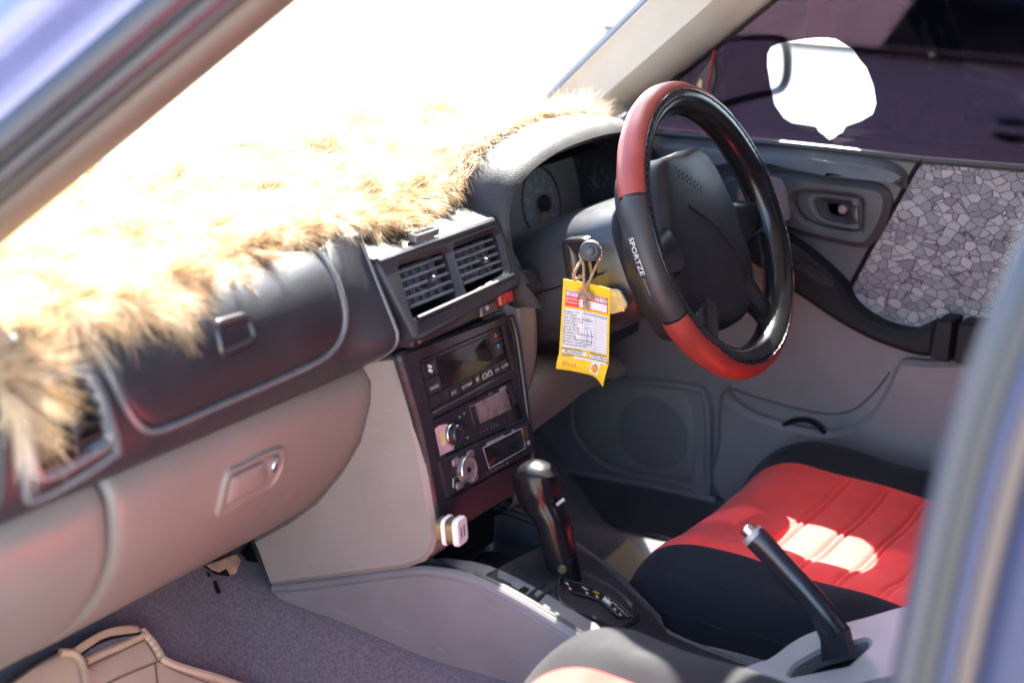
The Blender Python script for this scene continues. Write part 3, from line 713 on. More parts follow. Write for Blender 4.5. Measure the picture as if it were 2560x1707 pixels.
def unit_frame(pts, h=0.0):
    q = [B.px(*p, h=h) for p in pts]; TL_, TR_, BR_, BL_ = q
    def f(u, v, hh=0.0):
        p = (TL_*(1-u)+TR_*u)*(1-v)+(BL_*(1-u)+BR_*u)*v
        return B(p[0], p[1], h+hh)
    return f
# climate panel
cl = thing('climate_control_unit', 'black climate control panel with a wide dark display, topmost unit in the stack', 'climate control', B(0, .09, -.03))
cf = unit_frame(((1040, 906), (1247, 816), (1273, 922), (1070, 1030)), .001)
def uplate(name, f, u0, v0, u1, v1, h0, h1, m, parent, r=.012, b=.0):
    W_ = [(u0, v0), (u1, v0), (u1, v1), (u0, v1)]; o = rpoly(W_, r, 3)
    mb = MB(); o = ccw(o); ins = .006
    I = inset(o, ins)
    mb.grid([[f(p[0], p[1], h0) for p in o][::-1], [f(p[0], p[1], h1-.0006) for p in o][::-1], [f(p[0], p[1], h1) for p in I][::-1]], closed_v=True)
    mb.fan([f(p[0], p[1], h1) for p in I][::-1])
    return mb.build(name, m, parent)
uplate('body', cf, .0, .0, 1, 1, -.02, .002, M['gloss'], cl)
uplate('display', cf, .20, .07, .80, .66, .0015, .0032, M['screen'], cl)
for v0, v1, nm in ((.06, .36, 'fan_button'), (.38, .68, 'mode_button')): uplate(nm, cf, .03, v0, .18, v1, .0015, .0042, M['satin'], cl)
for v0, v1 in ((.06, .30), (.32, .58)): uplate('temperature_button', cf, .83, v0, .97, v1, .0015, .0042, M['satin'], cl)
us = (.03, .135, .24, .37, .53, .63, .785, .87, .975)
for a, b in zip(us[:-1], us[1:]): uplate('button', cf, a, .73, b-.008, .95, .0015, .0042, M['satin'], cl)
def f2(f, du, dv): return lambda u, v, h=0: f(u/du, 1-v/dv, h)
cm = f2(cf, .186, .075)
lettering('lettering', [('MODE', .009, .029, .0065), ('A/C', .048, .0085, .0065), ('SETTEMP', .071, .0085, .0062), ('OFF', .148, .0085, .0062), ('AUTO', .163, .0085, .0062)], cm, M['whiteprint'], cl, .0046)
def icon(loops, f, m, parent, name='icon', h=.0047):
    mb = MB()
    for l in loops: mb.fan([f(p[0], p[1], h) for p in ccw(l)])
    return mb.build(name, m, parent, smooth=0)
icon([[(.157+.0, .062), (.163, .062), (.160, .070)]], lambda u, v, h: cm(u+.008, v, h), M['redprint'], cl)
icon([[(.157, .049), (.160, .041), (.163, .049)]], lambda u, v, h: cm(u+.008, v, h), M['blueprint'], cl)
icon([circ(.016, .058, .0028, 8), circ(.020, .062, .0026, 8), circ(.0195, .0555, .0026, 8), circ(.0165, .0645, .0022, 8)], cm, M['whiteprint'], cl)
icon([circ(.107, .012, .0035, 8), [(.1045, .012), (.107, .006), (.1095, .012)]], cm, M['cream'], cl)
for k in range(2):
    o_ = .124+.012*k
    MB().tube([cm(o_-.005+a, .008+b, .0048) for a, b in ((0, 0), (.0, .004), (.003, .007), (.007, .007), (.009, .004), (.009, 0))], .0004, 4, closed=True).build('icon', M['whiteprint'], cl)
# radio, worn, with a cream knob plate
ra = thing('car_radio', 'worn car radio with scuffed cream knob plate, between climate panel and lower radio', 'car radio', B(0, .04, -.03))
rf = unit_frame(((1074, 1050), (1272, 950), (1306, 1050), (1094, 1146)), .001); rm = f2(rf, .186, .058)
uplate('body', rf, 0, .02, 1, .98, -.02, .003, M['gloss'], ra)
uplate('display', rf, .44, .12, .90, .62, .002, .0042, M['lcd'], ra)
uplate('display_window', rf, .44, .14, .50, .64, .0035, .0048, M['gloss'], ra)
icon([[(.0015, .004), (.0300, .004), (.036, .018), (.036, .030), (.028, .043), (.012, .046), (.0015, .044)]], rm, M['pinkbezel'], ra, 'knob_plate', .0036)
for lp_ in ([(.006, .018), (.014, .014), (.020, .020), (.022, .032), (.016, .042), (.010, .038), (.006, .030)], [(.043, .020), (.050, .018), (.052, .032), (.046, .034)]): icon([lp_], rm, M['cream'], ra, 'worn_patch', .0042)
KF = Frame(rm(.031, .026, .004), B.u, B.v)
kn = MB().rings(circ(0, 0, .0125, 32), KF, [(0, 0), (0, .011), (.0015, .013), (.003, .0132), (('s', .6), .012), (('s', .3), .012)]).build('volume_knob', M['gloss'], ra)
MB().tube([KF(.0128*math.cos(t), .0128*math.sin(t), .003) for t in np.linspace(0, 2*math.pi, 32, endpoint=False)], .0008, 6, closed=True).build('knob_ring', M['chrome'], kn)
for k in range(6): uplate('preset_button', rf, .44+.075*k, .72, .505+.075*k, .86, .002, .0045, M['satin'], ra)
lettering('lettering', [('1   2   3   4   5   6', .087, .009, .0045, 0, 1.25), ('BAND', .126, .0535, .0035), ('USB', .164, .040, .003)], rm, M['greyprint'], ra, .0049)
lettering('lettering', [('DIGITAL', .152, .052, .0045)], rm, M['whiteprint'], ra, .0049)
uplate('usb_cover', rf, .93, .10, .98, .55, .002, .0048, M['satin'], ra)
for u, v in ((.055, .044), (.066, .046), (.060, .012)): icon([circ(u, v, .0015, 8)], rm, M['cream'], ra, 'button_dot')
# lower radio, projecting, chrome ring knob
rb = thing('car_radio', 'lower car radio with chrome ring knob and black display, above the ashtray', 'car radio', B(0, -.01, -.03))
sf = unit_frame(((1093, 1152), (1310, 1050), (1326, 1128), (1114, 1243)), .004); sm = f2(sf, .19, .058)
uplate('body', sf, -.01, .0, 1.0, 1.0, -.03, .006, M['gloss'], rb)
uplate('display', sf, .46, .20, .88, .74, .005, .0072, M['screen'], rb)
MB().tube([sf(u, v, .0068) for u, v in ((.445, .17), (.90, .14), (.905, .76), (.46, .80))], .0008, 6, closed=True).build('display_frame', M['steel'], rb)
lettering('lettering', [('MEMORY PLAYER', .092, .0500, .0052), ('USB', .148, .0515, .0045)], sm, M['whiteprint'], rb, .0070)
lettering('lettering', [('1  2  3  4  5  6', .080, .0045, .0052, 0, 1.6)], sm, M['greyprint'], rb, .0070)
for k in range(6): uplate('preset_button', sf, .40+.09*k, .84, .475+.09*k, .95, .005, .0068, M['satin'], rb)
uplate('usb_socket', sf, .945, .16, .965, .52, .005, .0075, M['brass'], rb, .004)
uplate('aux_socket', sf, .94, .60, .97, .72, .005, .0074, M['steel'], rb, .008)
KF2 = Frame(sm(.040, .029, .006), B.u, B.v)
kn = MB().rings(circ(0, 0, .0170, 40), KF2, [(0, 0), (0, .007), (.0018, .0085), (.0035, .007), (('s', .65), .0065), (('s', .3), .0065)]).build('volume_knob', M['lcd'], rb)
MB().tube([KF2(.0168*math.cos(t), .0168*math.sin(t), .0072) for t in np.linspace(0, 2*math.pi, 40, endpoint=False)], .0013, 8, closed=True).build('knob_ring', M['chrome'], kn)
MB().plate(rrect(.007, .006, .001), [], KF2, .006, .0078, .0004).build('knob_mark', M['black'], kn)
for a in (135, 45, -45, 225):
    MB().rings(rrect(.015, .009, .003, .024*math.cos(rad(a)), .021*math.sin(rad(a))), KF2, [(0, 0), (.0008, .0022), (('s', .4), .0022)]).build('keypad_button', M['lcd'] if a > 0 else M['silver'], rb)
MB().tube([KF2(-.017, .002, .006), KF2(-.033, -.002, .004), KF2(-.034, -.012, .003)], .0012, 6).build('knob_bracket', M['chrome'], rb)
# ------------------------------------------------------------------ instrument hood and cluster (parts of the dashboard)
BX = .365
def mirror_arc(pts):  # left half given from base to crown (x,z); mirrored about BX
    return pts+[(2*BX-x, z) for x, z in pts[::-1]]
lip = mirror_arc([(.168, .572), (.161, .595), (.155, .62), (.151, .65), (.150, .690), (.166, .716), (.20, .736), (.25, .747), (.31, .753)])
crest = mirror_arc([(.148, .570), (.140, .590), (.134, .62), (.133, .66), (.139, .708), (.160, .740), (.20, .762), (.265, .777), (.33, .783)])
N_ = 60
def lean(x, z): return -.42*max(0, .67-z)*(1 if x < BX else 0)
lipc = cr([(x, .052+lean(x, z), z) for x, z in lip], N_); crc = cr([(x, .085+lean(x, z)*1.25, z) for x, z in crest], N_)
def blend(a, b, k): return [p*(1-k)+q*k for p, q in zip(a, b)]
rows = []
inner = cr([(BX+(x-BX)*.93, .165, z-.018 if z > .66 else max(.602, z-.004)) for x, z in lip], N_)
rows.append(inner)
rows.append(blend(inner, lipc, .6))
rows.append(lipc)
mid = [p+np.array([0, -.020, 0]) for p in blend(lipc, crc, .45)]
rows.append([p*.7+m*.3+np.array([0, -.008, 0]) for p, m in zip(lipc, mid)])
rows.append(mid)
rows.append([p+np.array([0, -.010, .002]) for p in blend(lipc, crc, .85)])
rows.append(crc)
for k, (dy, dz, sx_) in enumerate(((.03, -.002, 1.0), (.07, -.012, 1.01), (.12, -.03, 1.03), (.17, -.055, 1.06))):
    rows.append([np.array([BX+(p[0]-BX)*sx_, p[1]+dy, max(p[2]+dz, .58)]) for p in crc])
fine = []
for i in range(N_): fine.append(cr([r[i] for r in rows], 40))
MB().grid(fine).build('instrument_hood', M['hood'], dash)
# cluster: carrier, face plates, gauges, clear lens
CF = Frame((BX, .165, .655), (1, 0, 0), (0, .22, 1))
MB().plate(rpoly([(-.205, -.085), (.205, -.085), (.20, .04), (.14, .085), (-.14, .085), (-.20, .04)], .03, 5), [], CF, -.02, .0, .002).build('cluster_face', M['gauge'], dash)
MB().grid([[np.array([BX+s*.205, .052+.12*k, .600+.012*k]) for k in np.linspace(0, 1, 4)] for s in np.linspace(-1, 1, 6)]).build('cluster_floor', M['dash'], dash)
def gauge(cx, cy, r, parent, nums, a0, a1, needle, ticks, unit=None, red=None):
    g = MB().tube([CF(cx+r*math.cos(t), cy+r*math.sin(t), .002) for t in np.linspace(0, 2*math.pi, 60, endpoint=False)], .0012, 6, closed=True).build('gauge_ring', M['satin'], parent)
    L = len(nums); it = []
    for k, n_ in enumerate(nums):
        a = rad(a0+(a1-a0)*k/(L-1)); it.append((n_, cx+r*.70*math.cos(a), cy+r*.70*math.sin(a)-.004, .0115, 0, 1, 'CENTER'))
    if unit: it.append((unit, cx, cy+r*.33, .006, 0, 1, 'CENTER'))
    lettering('gauge_numbers', it, CF, M['whiteprint'], g, .0012)
    mb = MB()
    for k in range(ticks+1):
        a = rad(a0+(a1-a0)*k/ticks); d = np.array([math.cos(a), math.sin(a)]); q = np.array([-d[1], d[0]])*.0006; c = np.array([cx, cy]); i_ = .84 if k % 2 == 0 else .89
        mb.add([CF(*(c+d*r*i_+q), .0012), CF(*(c+d*r*i_-q), .0012), CF(*(c+d*r*.94-q), .0012), CF(*(c+d*r*.94+q), .0012)], [(0, 1, 2, 3)])
    mb.build('gauge_ticks', M['whiteprint'], g, smooth=0)
    if red:
        mb = MB()
        mb.grid([[CF(cx+r*k*math.cos(rad(a)), cy+r*k*math.sin(rad(a)), .0014) for k in (.95, .985)] for a in np.linspace(red[0], red[1], 12)]); mb.build('red_zone', M['redprint'], g, smooth=0)
    a = rad(needle); d = np.array([math.cos(a), math.sin(a)]); q = np.array([-d[1], d[0]])
    n_ = MB().loft([[CF(*(np.array([cx, cy])+d*l+q*w_), h) for w_, h in ((-ww, .006), (ww, .006), (ww, .0075), (-ww, .0075))] for l, ww in ((0, .0018), (r*.78, .0011))]).build('needle', M['orange'], g)
    MB().rings(circ(cx, cy, .0125, 24), CF, [(0, .003), (0, .010), (.002, .012), (('s', .5), .012)]).build('needle_hub', M['satin'], n_)
tc_ = CF.px(1352, 510)
gauge(tc_[0], tc_[1], .054, dash, list('012345678'), 232, -40, 242, 16, 'x1000rpm', (12, -40))
gauge(tc_[0]-.112, tc_[1]-.004, .050, dash, ['0', '30', '60', '90', '120', '150', '180'], 232, -40, 200, 12, 'km/h') if False else None
g2 = CF.px(1270, 605)
gauge(g2[0]-.050, g2[1]+.012, .052, dash, ['0', '20', '60', '80', '100', '120', '140', '160', '180'], 300, 20, 290, 16, None)
g3 = CF.px(1418, 545)
lettering('gauge_numbers', [('C', g3[0]-.018, g3[1]-.008, .009), ('H', g3[0]+.006, g3[1]+.025, .009), ('F', g3[0]-.02, g3[1]+.03, .009), ('E', g3[0]+.02, g3[1]+.002, .008)], CF, M['greyprint'], dash, .0012)
MB().loft([[CF(g3[0]-.012+a, g3[1]-.014+b, h) for a, b, h in ((x, y-.001, .005), (x, y+.001, .005), (x, y+.001, .0065), (x, y-.001, .0065))] for x, y in ((0, 0), (.017, .012))]).build('needle', M['orange'], dash)
od = [CF.px(*p) for p in ((1355, 598), (1383, 590), (1386, 598), (1358, 606))]
MB().rings(od, CF, [(0, .001), (.0005, .003), (('s', .5), .003)]).build('odometer', M['screen'], dash)
MB().grid([[CF(u, v, .020+.02*(v+.08)/.16) for v in np.linspace(-.075, .075, 6)] for u in np.linspace(-.19, .19, 8)]).build('cluster_lens', M['glass'], dash)
# fascia right of the vents, running under the hood: dark carrier with small louvres
K = Frame((.20, .045, .615), (1, 0, 0), (0, .35, 1))
ko = [K.px(*p) for p in ((1294, 668), (1330, 672), (1400, 640), (1440, 628), (1440, 655), (1400, 690), (1372, 722), (1345, 735), (1296, 760))]
MB().plate(ko, [], K, -.05, .0, .006).build('switch_fascia', M['dash'], dash)
kt = K.px(1340, 680)
for k in range(5): MB().plate(rrect(.010, .0022, .0008, kt[0]+.0008*k, kt[1]-.0055*k), [], K, -.001, .0018, .0006).build('louvre', M['satin'], dash)
# beige knee panel right of the stack and lower column cover
KP = Frame((.165, .03, .52), (1, 0, -.0), (0, .10, 1))
kp = [KP.px(*p) for p in ((1283, 690), (1326, 698), (1345, 730), (1353, 800), (1352, 890), (1340, 960), (1318, 1010), (1300, 1040), (1290, 900), (1278, 790))]
kl = [p[:2] for p in cr([np.append(p, 0) for p in kp], 60, closed=True)]
MB().rings(kl, KP, [(0, -.10), (0, -.018), (.003, -.008), (.008, -.002), (.014, .0), (('s', .55), .004), (('s', .2), .005)]).build('knee_panel', M['stackbeige'], dash)
LC = Frame((.25, .055, .43), (1, 0, 0), (0, -.15, 1))
lc = [LC.px(*p) for p in ((1305, 1110), (1306, 1050), (1340, 990), (1372, 925), (1420, 905), (1560, 900), (1570, 945), (1516, 962), (1440, 1010), (1380, 1060), (1330, 1100))]
ll2 = [p[:2] for p in cr([np.append(p, 0) for p in lc], 70, closed=True)]
MB().rings(ll2, LC, [(0, -.14), (0, -.022), (.004, -.010), (.010, -.003), (.018, .0), (('s', .5), .002), (('s', .2), .002)]).build('column_lower_cover', M['stackbeige'], dash)
# dark structure under the hood so no light leaks
MB().grid([[np.array([x, .075+.03*k, .60-.20*k]) for k in np.linspace(0, 1, 4)] for x in np.linspace(.15, .70, 8)]).build('under_dash_panel', M['dash'], dash)
MB().grid([[np.array([x, .105+.25*k, .42-.06*k]) for k in np.linspace(0, 1, 3)] for x in np.linspace(.16, .70, 6)]).build('under_dash_tray', M['black'], dash)
# fascia at the driver's right, beyond the wheel
MB().grid(sweep(UP, .56, .72, .0, SU, 8, 50)).build('right_pad', M['dash'], dash)
rv = Frame((.63, .045, .63), (1, 0, 0), (0, 0, 1))
MB().plate(rrect(.10, .07, .015), [rrect(.08, .05, .01)], rv, -.02, .012, .003).build('side_vent', M['satin'], dash)
MB().plate(rrect(.078, .048, .01), [], rv, -.02, .0, .001).build('vent_void', M['black'], dash)
for k in range(4): MB().plate(rrect(.08, .003, .001, 0, -.018+.012*k), [], rv, -.01, .008, .0005).build('slat', M['satin'], dash)

# ------------------------------------------------------------------ steering column, stalk, ignition plate
WC = np.array([.356, -.150, .660]); TH = rad(23.3)
WN = np.array([0, -math.cos(TH), math.sin(TH)]); WV = np.array([0, math.sin(TH), math.cos(TH)])
W = Frame(WC, (1, 0, 0), WV)      # W.n points at the driver
colm = thing('steering_column', 'dark steering column shroud behind the wheel', 'steering column', WC-WN*.18)
def colsec(d, w_, h_, cx=0, cy=0, n=40, e=3.6):
    out = []
    for t in np.linspace(0, 2*math.pi, n, endpoint=False):
        c, s = math.cos(t), math.sin(t)
        out.append(W(cx+w_*math.copysign(abs(c)**(2/e), c), cy+h_*math.copysign(abs(s)**(2/e), s), -d))
    return out
MB().loft([colsec(d, w_, h_, 0, cy) for d, w_, h_, cy in ((.30, .11, .075, .0), (.22, .128, .086, -.004), (.16, .134, .088, -.006), (.10, .126, .082, -.004), (.08, .118, .076, 0), (.073, .105, .066, 0))]).build('shroud', M['column'], colm)
MB().tube([p+(-W.n*0) for p in []] or [W(-.134, -.006, -.10-.12*k) for k in np.linspace(0, 1, 6)], .0012, 6).build('shroud_seam', M['black'], colm)
# stalk: from the shroud's left side towards the passenger, round end cap
st_tip = at(1475, 628, x=.150); st_root = np.array([.262, -.022, .640])
ax = nrm(st_tip-st_root); SF_ = Frame(st_tip, np.cross([0, 0, 1], ax), np.cross(ax, np.cross([0, 0, 1], ax)))
stk = MB()
rows = []
for d, r in ((-.13, .006), (-.07, .0065), (-.045, .0072), (-.032, .0105), (-.012, .0138), (-.003, .0138), (.0, .0125), (.001, .0096), (-.001, .0090), (-.001, .0071), (.0025, .0067), (.0036, .005)):
    rows.append([SF_(r*math.cos(t), r*math.sin(t), d) for t in np.linspace(0, 2*math.pi, 28, endpoint=False)])
stalk = stk.loft(rows).build('stalk', M['column'], colm)
MB().tube([SF_(.0110*math.cos(t), .0110*math.sin(t), -.031) for t in np.linspace(0, 2*math.pi, 28, endpoint=False)], .0016, 6, closed=True).build('stalk_ring', M['yellow'], stalk)
gp = Frame(np.array([.221, -.022, .628]), nrm(np.array([0, -1, .2])), (0, .1, 1))
MB().rings(rrect(.045, .060, .012), gp, [(0, -.01), (.002, .002), (.006, .003), (.010, -.002), (('s', .4), -.004)]).build('stalk_gaiter', M['gloss'], colm)
# right stalk on the far side
MB().loft([[np.array([.44+.09*k, -.06+.015*k, .625+.01*k])+np.array([0, r*math.cos(t), r*math.sin(t)]) for t in np.linspace(0, 2*math.pi, 12, endpoint=False)] for k, r in ((0, .007), (.6, .007), (.7, .011), (.98, .012), (1, .008))]).build('stalk', M['column'], colm)
# bare metal ignition plate
ig = [at(*p, x=.212) for p in ((1530, 722), (1552, 728), (1566, 760), (1560, 775), (1530, 784), (1505, 780), (1505, 722))]
IG = Frame(ig[0], nrm(ig[4]-ig[0])*0+np.array([0, -1, 0]), (0, 0, 1))
MB().plate(rpoly([IG.px(*p) for p in ((1500, 720), (1548, 724), (1569, 764), (1558, 778), (1530, 786), (1500, 784))], .006, 4), [], IG, -.004, .0, .001).build('ignition_plate', M['steel'], colm)
for p, q in (((1536, 735), .005), ((1552, 770), .006)):
    c = IG.px(*p); MB().rings(rpoly([(c[0]-q, c[1]-q*.5), (c[0]+q, c[1]-q*.7), (c[0]+q*.8, c[1]+q*.6), (c[0]-q*.6, c[1]+q*.7)], .001, 2), IG, [(0, 0), (.0005, .0012), (('s', .4), .0012)]).build('rust_flake', M['cream'], colm)

# ------------------------------------------------------------------ steering wheel
whl = thing('steering_wheel', 'steering wheel in a red and black leather cover', 'steering wheel', WC-W.n*.07)
R0_, r0_ = .1845, .0218
def rimpt(a, b, r): # a round the wheel (0 = right, ccw seen by driver), b round the rim (0 = outwards, 90 = to the driver)
    return W((R0_+r*math.cos(b))*math.cos(a), (R0_+r*math.cos(b))*math.sin(a), r*math.sin(b))
def section(name, m, a0, a1, label=None):
    n = max(6, int(abs(a1-a0)/3)); rows = []
    for k, a in enumerate(np.linspace(rad(a0), rad(a1), n)):
        e = min(k, n-1-k); rr = r0_+(.0008 if e else -.0004)
        rows.append([rimpt(a, b, rr*(1+.012*math.sin(a*23+b*2)) - (.0012 if j in (0, 30) else 0)) for j, b in enumerate(np.linspace(rad(-150), rad(74), 31))])
    o = MB().grid(rows).build(name, m, whl)
    if label: o['label'] = label
    return o
section('cover_section', M['redleather'], 42, 156, 'red upper section of the wheel cover')
section('cover_section', M['blackleather'], 157, 205, 'black section of the wheel cover with white lettering')
section('cover_section', M['redleather'], 206, 330, 'red lower section of the wheel cover')
section('cover_section', M['blackleather'], 331, 401, 'black section of the wheel cover by the door')
rows = [[rimpt(a, b, r0_-.0012) for b in np.linspace(0, 2*math.pi, 24, endpoint=False)] for a in np.linspace(0, 2*math.pi, 120, endpoint=False)]
MB().grid(rows, closed_u=True, closed_v=True).build('rim', M['rim'], whl)
for b in (74, -150): # stitched hems of the cover
    MB().tube([rimpt(a, rad(b)+.02*math.sin(a*57), r0_-.0004) for a in np.linspace(0, 2*math.pi, 160, endpoint=False)], .0011, 6, closed=True).build('hem', M['rim'], whl)
mb = MB()
for k in range(110):
    a = 2*math.pi*k/110; b = rad(78)
    mb.tube([rimpt(a, b, r0_+.0006), rimpt(a+.012, b+.05, r0_+.0008)], .0006, 4)
mb.build('stitching', M['blackleather'], whl)
# white lettering stitched along the black section
def rimtext(u, v, h): # u along the rim, v across it
    a = rad(172)+u/R0_; b = rad(-6)+v/r0_
    return rimpt(a, b, r0_+.0012+h)
lettering('lettering', [('SPORTZE', -.002, -.005, .0100, 0, 1.08)], rimtext, M['whiteprint'], whl, .0008)
mb = MB()
for k in range(7): mb.tube([rimtext(.047+k*.0030, -.004, .0008), rimtext(.049+k*.0030, -.001-.0003*k, .0008)], .0005, 4)
mb.build('worn_lettering', M['greyprint'], whl)
# hub pad: domed airbag cover; outline in the wheel plane
pad = [(0, .108), (.055, .110), (.082, .085), (.098, .045), (.112, .005), (.112, -.045), (.098, -.088), (.075, -.118), (.035, -.131), (0, -.133)]
pad = pad+[(-x, y) for x, y in pad[::-1][1:-1]]
pl = [p[:2] for p in cr([(x, y, 0) for x, y in pad], 80, closed=True)]
def padmap(u, v, h): return W(u, v, h-.010+.020*(1-min(1, (u/.13)**2))*(.8+.2*(v/.12))*(1-min(1, (v/.17)**2)))
hub = MB().rings(pl, padmap, [(0, -.075), (-.002, -.030), (0, -.008), (.005, -.001), (.012, .001)]+[(('s', k), .001) for k in (.8, .68, .56, .44, .32, .2, .1)]).build('airbag_pad', M['airbag'], whl)
# raised lines and perforations on the pad
MB().tube(cr([padmap(*p, .0012) for p in ((-.045, .040), (-.015, .020), (.02, -.012), (.055, -.06), (.075, -.10))], 24), .0016, 6).build('pad_crease', M['airbag'], hub)
mb = MB()
for i in range(7):
    for j in range(3):
        u, v = -.045+.007*i+.002*(j % 2), .094-.006*j-.0050*i
        mb.rings(circ(u, v, .0016, 8), padmap, [(0, .0022), (('s', .5), .0026)])
mb.build('perforation', M['black'], hub)
lettering('lettering', [('AIRBAG', .002, .006, .011, rad(-46), 1.1)], padmap, M['airbag'], hub, .0030)
# spokes to the rim
def spoke(a_deg, w0, w1, nm='spoke'):
    a = rad(a_deg); d = np.array([math.cos(a), math.sin(a)]); q = np.array([-d[1], d[0]]); rows = []
    for k in np.linspace(0, 1, 9):
        l = .085+(R0_-.006-.085)*k; ww = w0*(1-k)+w1*k+.012*(max(0, k-.75)/.25)**2
        th = .012*(1-k)+.009*k
        rows.append([W(*(d*l+q*ww*math.copysign(abs(math.cos(t))**.6, math.cos(t))), -.014+.006*k+th*math.copysign(abs(math.sin(t))**.7, math.sin(t))) for t in np.linspace(0, 2*math.pi, 20, endpoint=False)])
    MB().loft(rows).build(nm, M['rim'], whl)
for a in (184, -4): spoke(a, .036, .020)
for a in (236, 304): spoke(a, .030, .018)
# rear hub cover
MB().loft([[W(rr*math.cos(t), rr*math.sin(t)*1.0-.005, -d) for t in np.linspace(0, 2*math.pi, 40, endpoint=False)] for rr, d in ((.095, .020), (.112, .034), (.110, .052), (.098, .066), (.080, .074))]).build('hub_cover', M['column'], whl)
# ------------------------------------------------------------------ service tag on its twine
TG = Frame(at(1468, 800, x=.150), (0, -1, 0.0), (0, 0, 1))
# fit the card's corners: bilinear card coordinates 0..1 (u right, v up)
TLt, TRt, BLt, BRt = TG.px(1410, 697), TG.px(1527, 722), TG.px(1396, 885), TG.px(1520, 908)
def card(u, v, h=0.0):
    p = (BLt*(1-u)+BRt*u)*(1-v)+(TLt*(1-u)+TRt*u)*v
    curl = -.004*math.sin(math.pi*u)+.003*(v-.5)+.010*max(0, .15-v)**1.0*0
    return TG(p[0], p[1], h+curl)
tg = thing('service_tag', 'yellow service record card hanging from the column stalk', 'tag', card(.5, -.12))
mb = MB()
top = [(0.0, 1.0), (1, 1)]
rows_ = []
for v in np.linspace(1, 0, 14): rows_.append([card(u, v, 0) for u in np.linspace(0, 1, 9)])
bk = [[p+TG.n*-.0008 for p in r] for r in rows_]
mb.grid(rows_); mb.grid([r[::-1] for r in bk]); mb.grid([[a, b] for a, b in zip([r[0] for r in rows_], [r[0] for r in bk])]); mb.grid([rows_[0], bk[0]])
mb.build('card', M['yellow'], tg, smooth=60)
# torn lower strip, bent forward, hanging by its left half
def flap(u, v, h=0.0): # v 0..1 downwards
    p = card(u, 0, 0)-TG.v*(.020*v+.010*v*max(0, (u-.72)/.28)**2)+TG.u*(-.002*v-.004*v*max(0, u-.6))
    return p+TG.n*(h+.004*math.sin(v*2.2)+.010*max(0, u-.65)*v)-TG.v*(.0022*max(0, u-.3))
rows_ = [[flap(u, v) for u in np.linspace(0.0, 1, 12)] for v in np.linspace(0, 1, 7)]
mb = MB().grid(rows_); mb.grid([[p-TG.n*.0007 for p in r][::-1] for r in rows_]); mb.build('torn_flap', M['yellow'], tg, smooth=60)
def patch(name, m, u0, v0, u1, v1, h, f=card):
    MB().grid([[f(u, v, h) for u in np.linspace(u0, u1, 7)] for v in np.linspace(v1, v0, 7)]).build(name, m, tg, smooth=60)
patch('red_panel', M['redprint'], .065, .655, .955, .865, .0005)
for a in ((.085, .795, .555, .838), (.60, .795, .94, .838), (.345, .668, .94, .775)): patch('white_field', M['paper'], *a, .0009)
patch('check_list', M['paper'], .05, .10, .955, .625, .0005)
patch('white_field', M['paper'], .055, .022, .54, .072, .0005)
patch('white_field', M['paper'], .60, .015, .97, .065, .0005)
patch('white_field', M['paper'], .30, -.028, .97, .004, .0005, lambda u, v, h: card(u, v, h+.002))
CW, CHt = np.linalg.norm(TRt-TLt), np.linalg.norm(TLt-BLt)
cmp_ = lambda x, y, h: card(x/CW, y/CHt, h)
def ct(s, u, v, size, **k): return (s, u*CW, v*CHt, size)
lettering('lettering', [ct('SERVICE DATE', .08, .842, .0046), ct('MILEAGE', .64, .842, .0046), ct('Shell Rimula', .08, .745, .0046), ct('Product Used', .08, .700, .0046)], cmp_, M['whiteprint'], tg, .0010)
names = ['Engine Oil', 'Oil Filter', 'Air Cleaner Element', 'Gear Box Oil', 'Fuel Filter', 'Spark Plugs', 'Break Fluid', 'Radiator Water Level', 'Greasing', 'Power Steering Fluid', 'Battery water Level', 'Transmission Oil']
lettering('lettering', [ct(n_, .06, .575-.040*k, .0047) for k, n_ in enumerate(names)]+[ct('Checked', .44, .585, .0048), ct('Changed', .70, .585, .0048)] +
          [ct('Station Name', .06, .078, .0045), ct('Next Service', .60, .072, .0045), ct('Mechanic', .06, .000, .0040), ct('Advisor', .06, -.025, .0040), ct('KM', .90, .025, .0040)], cmp_, M['ink'], tg, .0010)
lettering('handwriting', [('30/5/2025', .10*CW, .800*CHt, .0066, 0, .95, 'LEFT', .25), ('174196', .63*CW, .800*CHt, .0066, 0, 1.0, 'LEFT', .25), ('Kimuli', .10*CW, .030*CHt, .0076, 0, 1.2, 'LEFT', .25), ('179196', .62*CW, .022*CHt, .0064, 0, .95, 'LEFT', .25)], cmp_, M['blueink'], tg, .0012)
mb = MB()
for v in (.535, .497, .460, .410, .30): mb.tube([card(.49, v, .0011), card(.52, v-.008, .0011), card(.58, v+.012, .0011)], .00025, 4)
mb.tube([card(.51, .40, .0011), card(.535, .33, .0011), card(.53, .20, .0011)], .00025, 4); mb.tube([card(.60, .40, .0011), card(.635, .30, .0011), card(.62, .18, .0011)], .00025, 4)
mb.build('pen_ticks', M['blueink'], tg)
mb = MB()
for u in (.42, .47, .70): mb.tube([card(u, .61, .0007), card(u, .11, .0007)], .00015, 4)
for k in range(13): mb.tube([card(.42, .575-.038*k, .0007), card(.95, .572-.038*k, .0007)], .00012, 4)
mb.build('table_rules', M['greyprint'], tg)
lettering('lettering', [('Shell', .11, -.42, .05), ('RIMULA', .10, -.70, .30, 0, .42)] if False else [('Shell', .10*CW, -.009, .0032), ('RIMULA', .10*CW, -.0135, .0056)], lambda x, y, h: flap(x/CW, -y/.020, h), M['redprint'], tg, .0008)
fm = lambda x, y, h: flap(x, y, h)
MB().grid([[flap(u, v, .0006) for u in np.linspace(.66, .85, 5)] for v in np.linspace(.08, .80, 5)]).build('logo_field', M['paper'], tg, smooth=60)
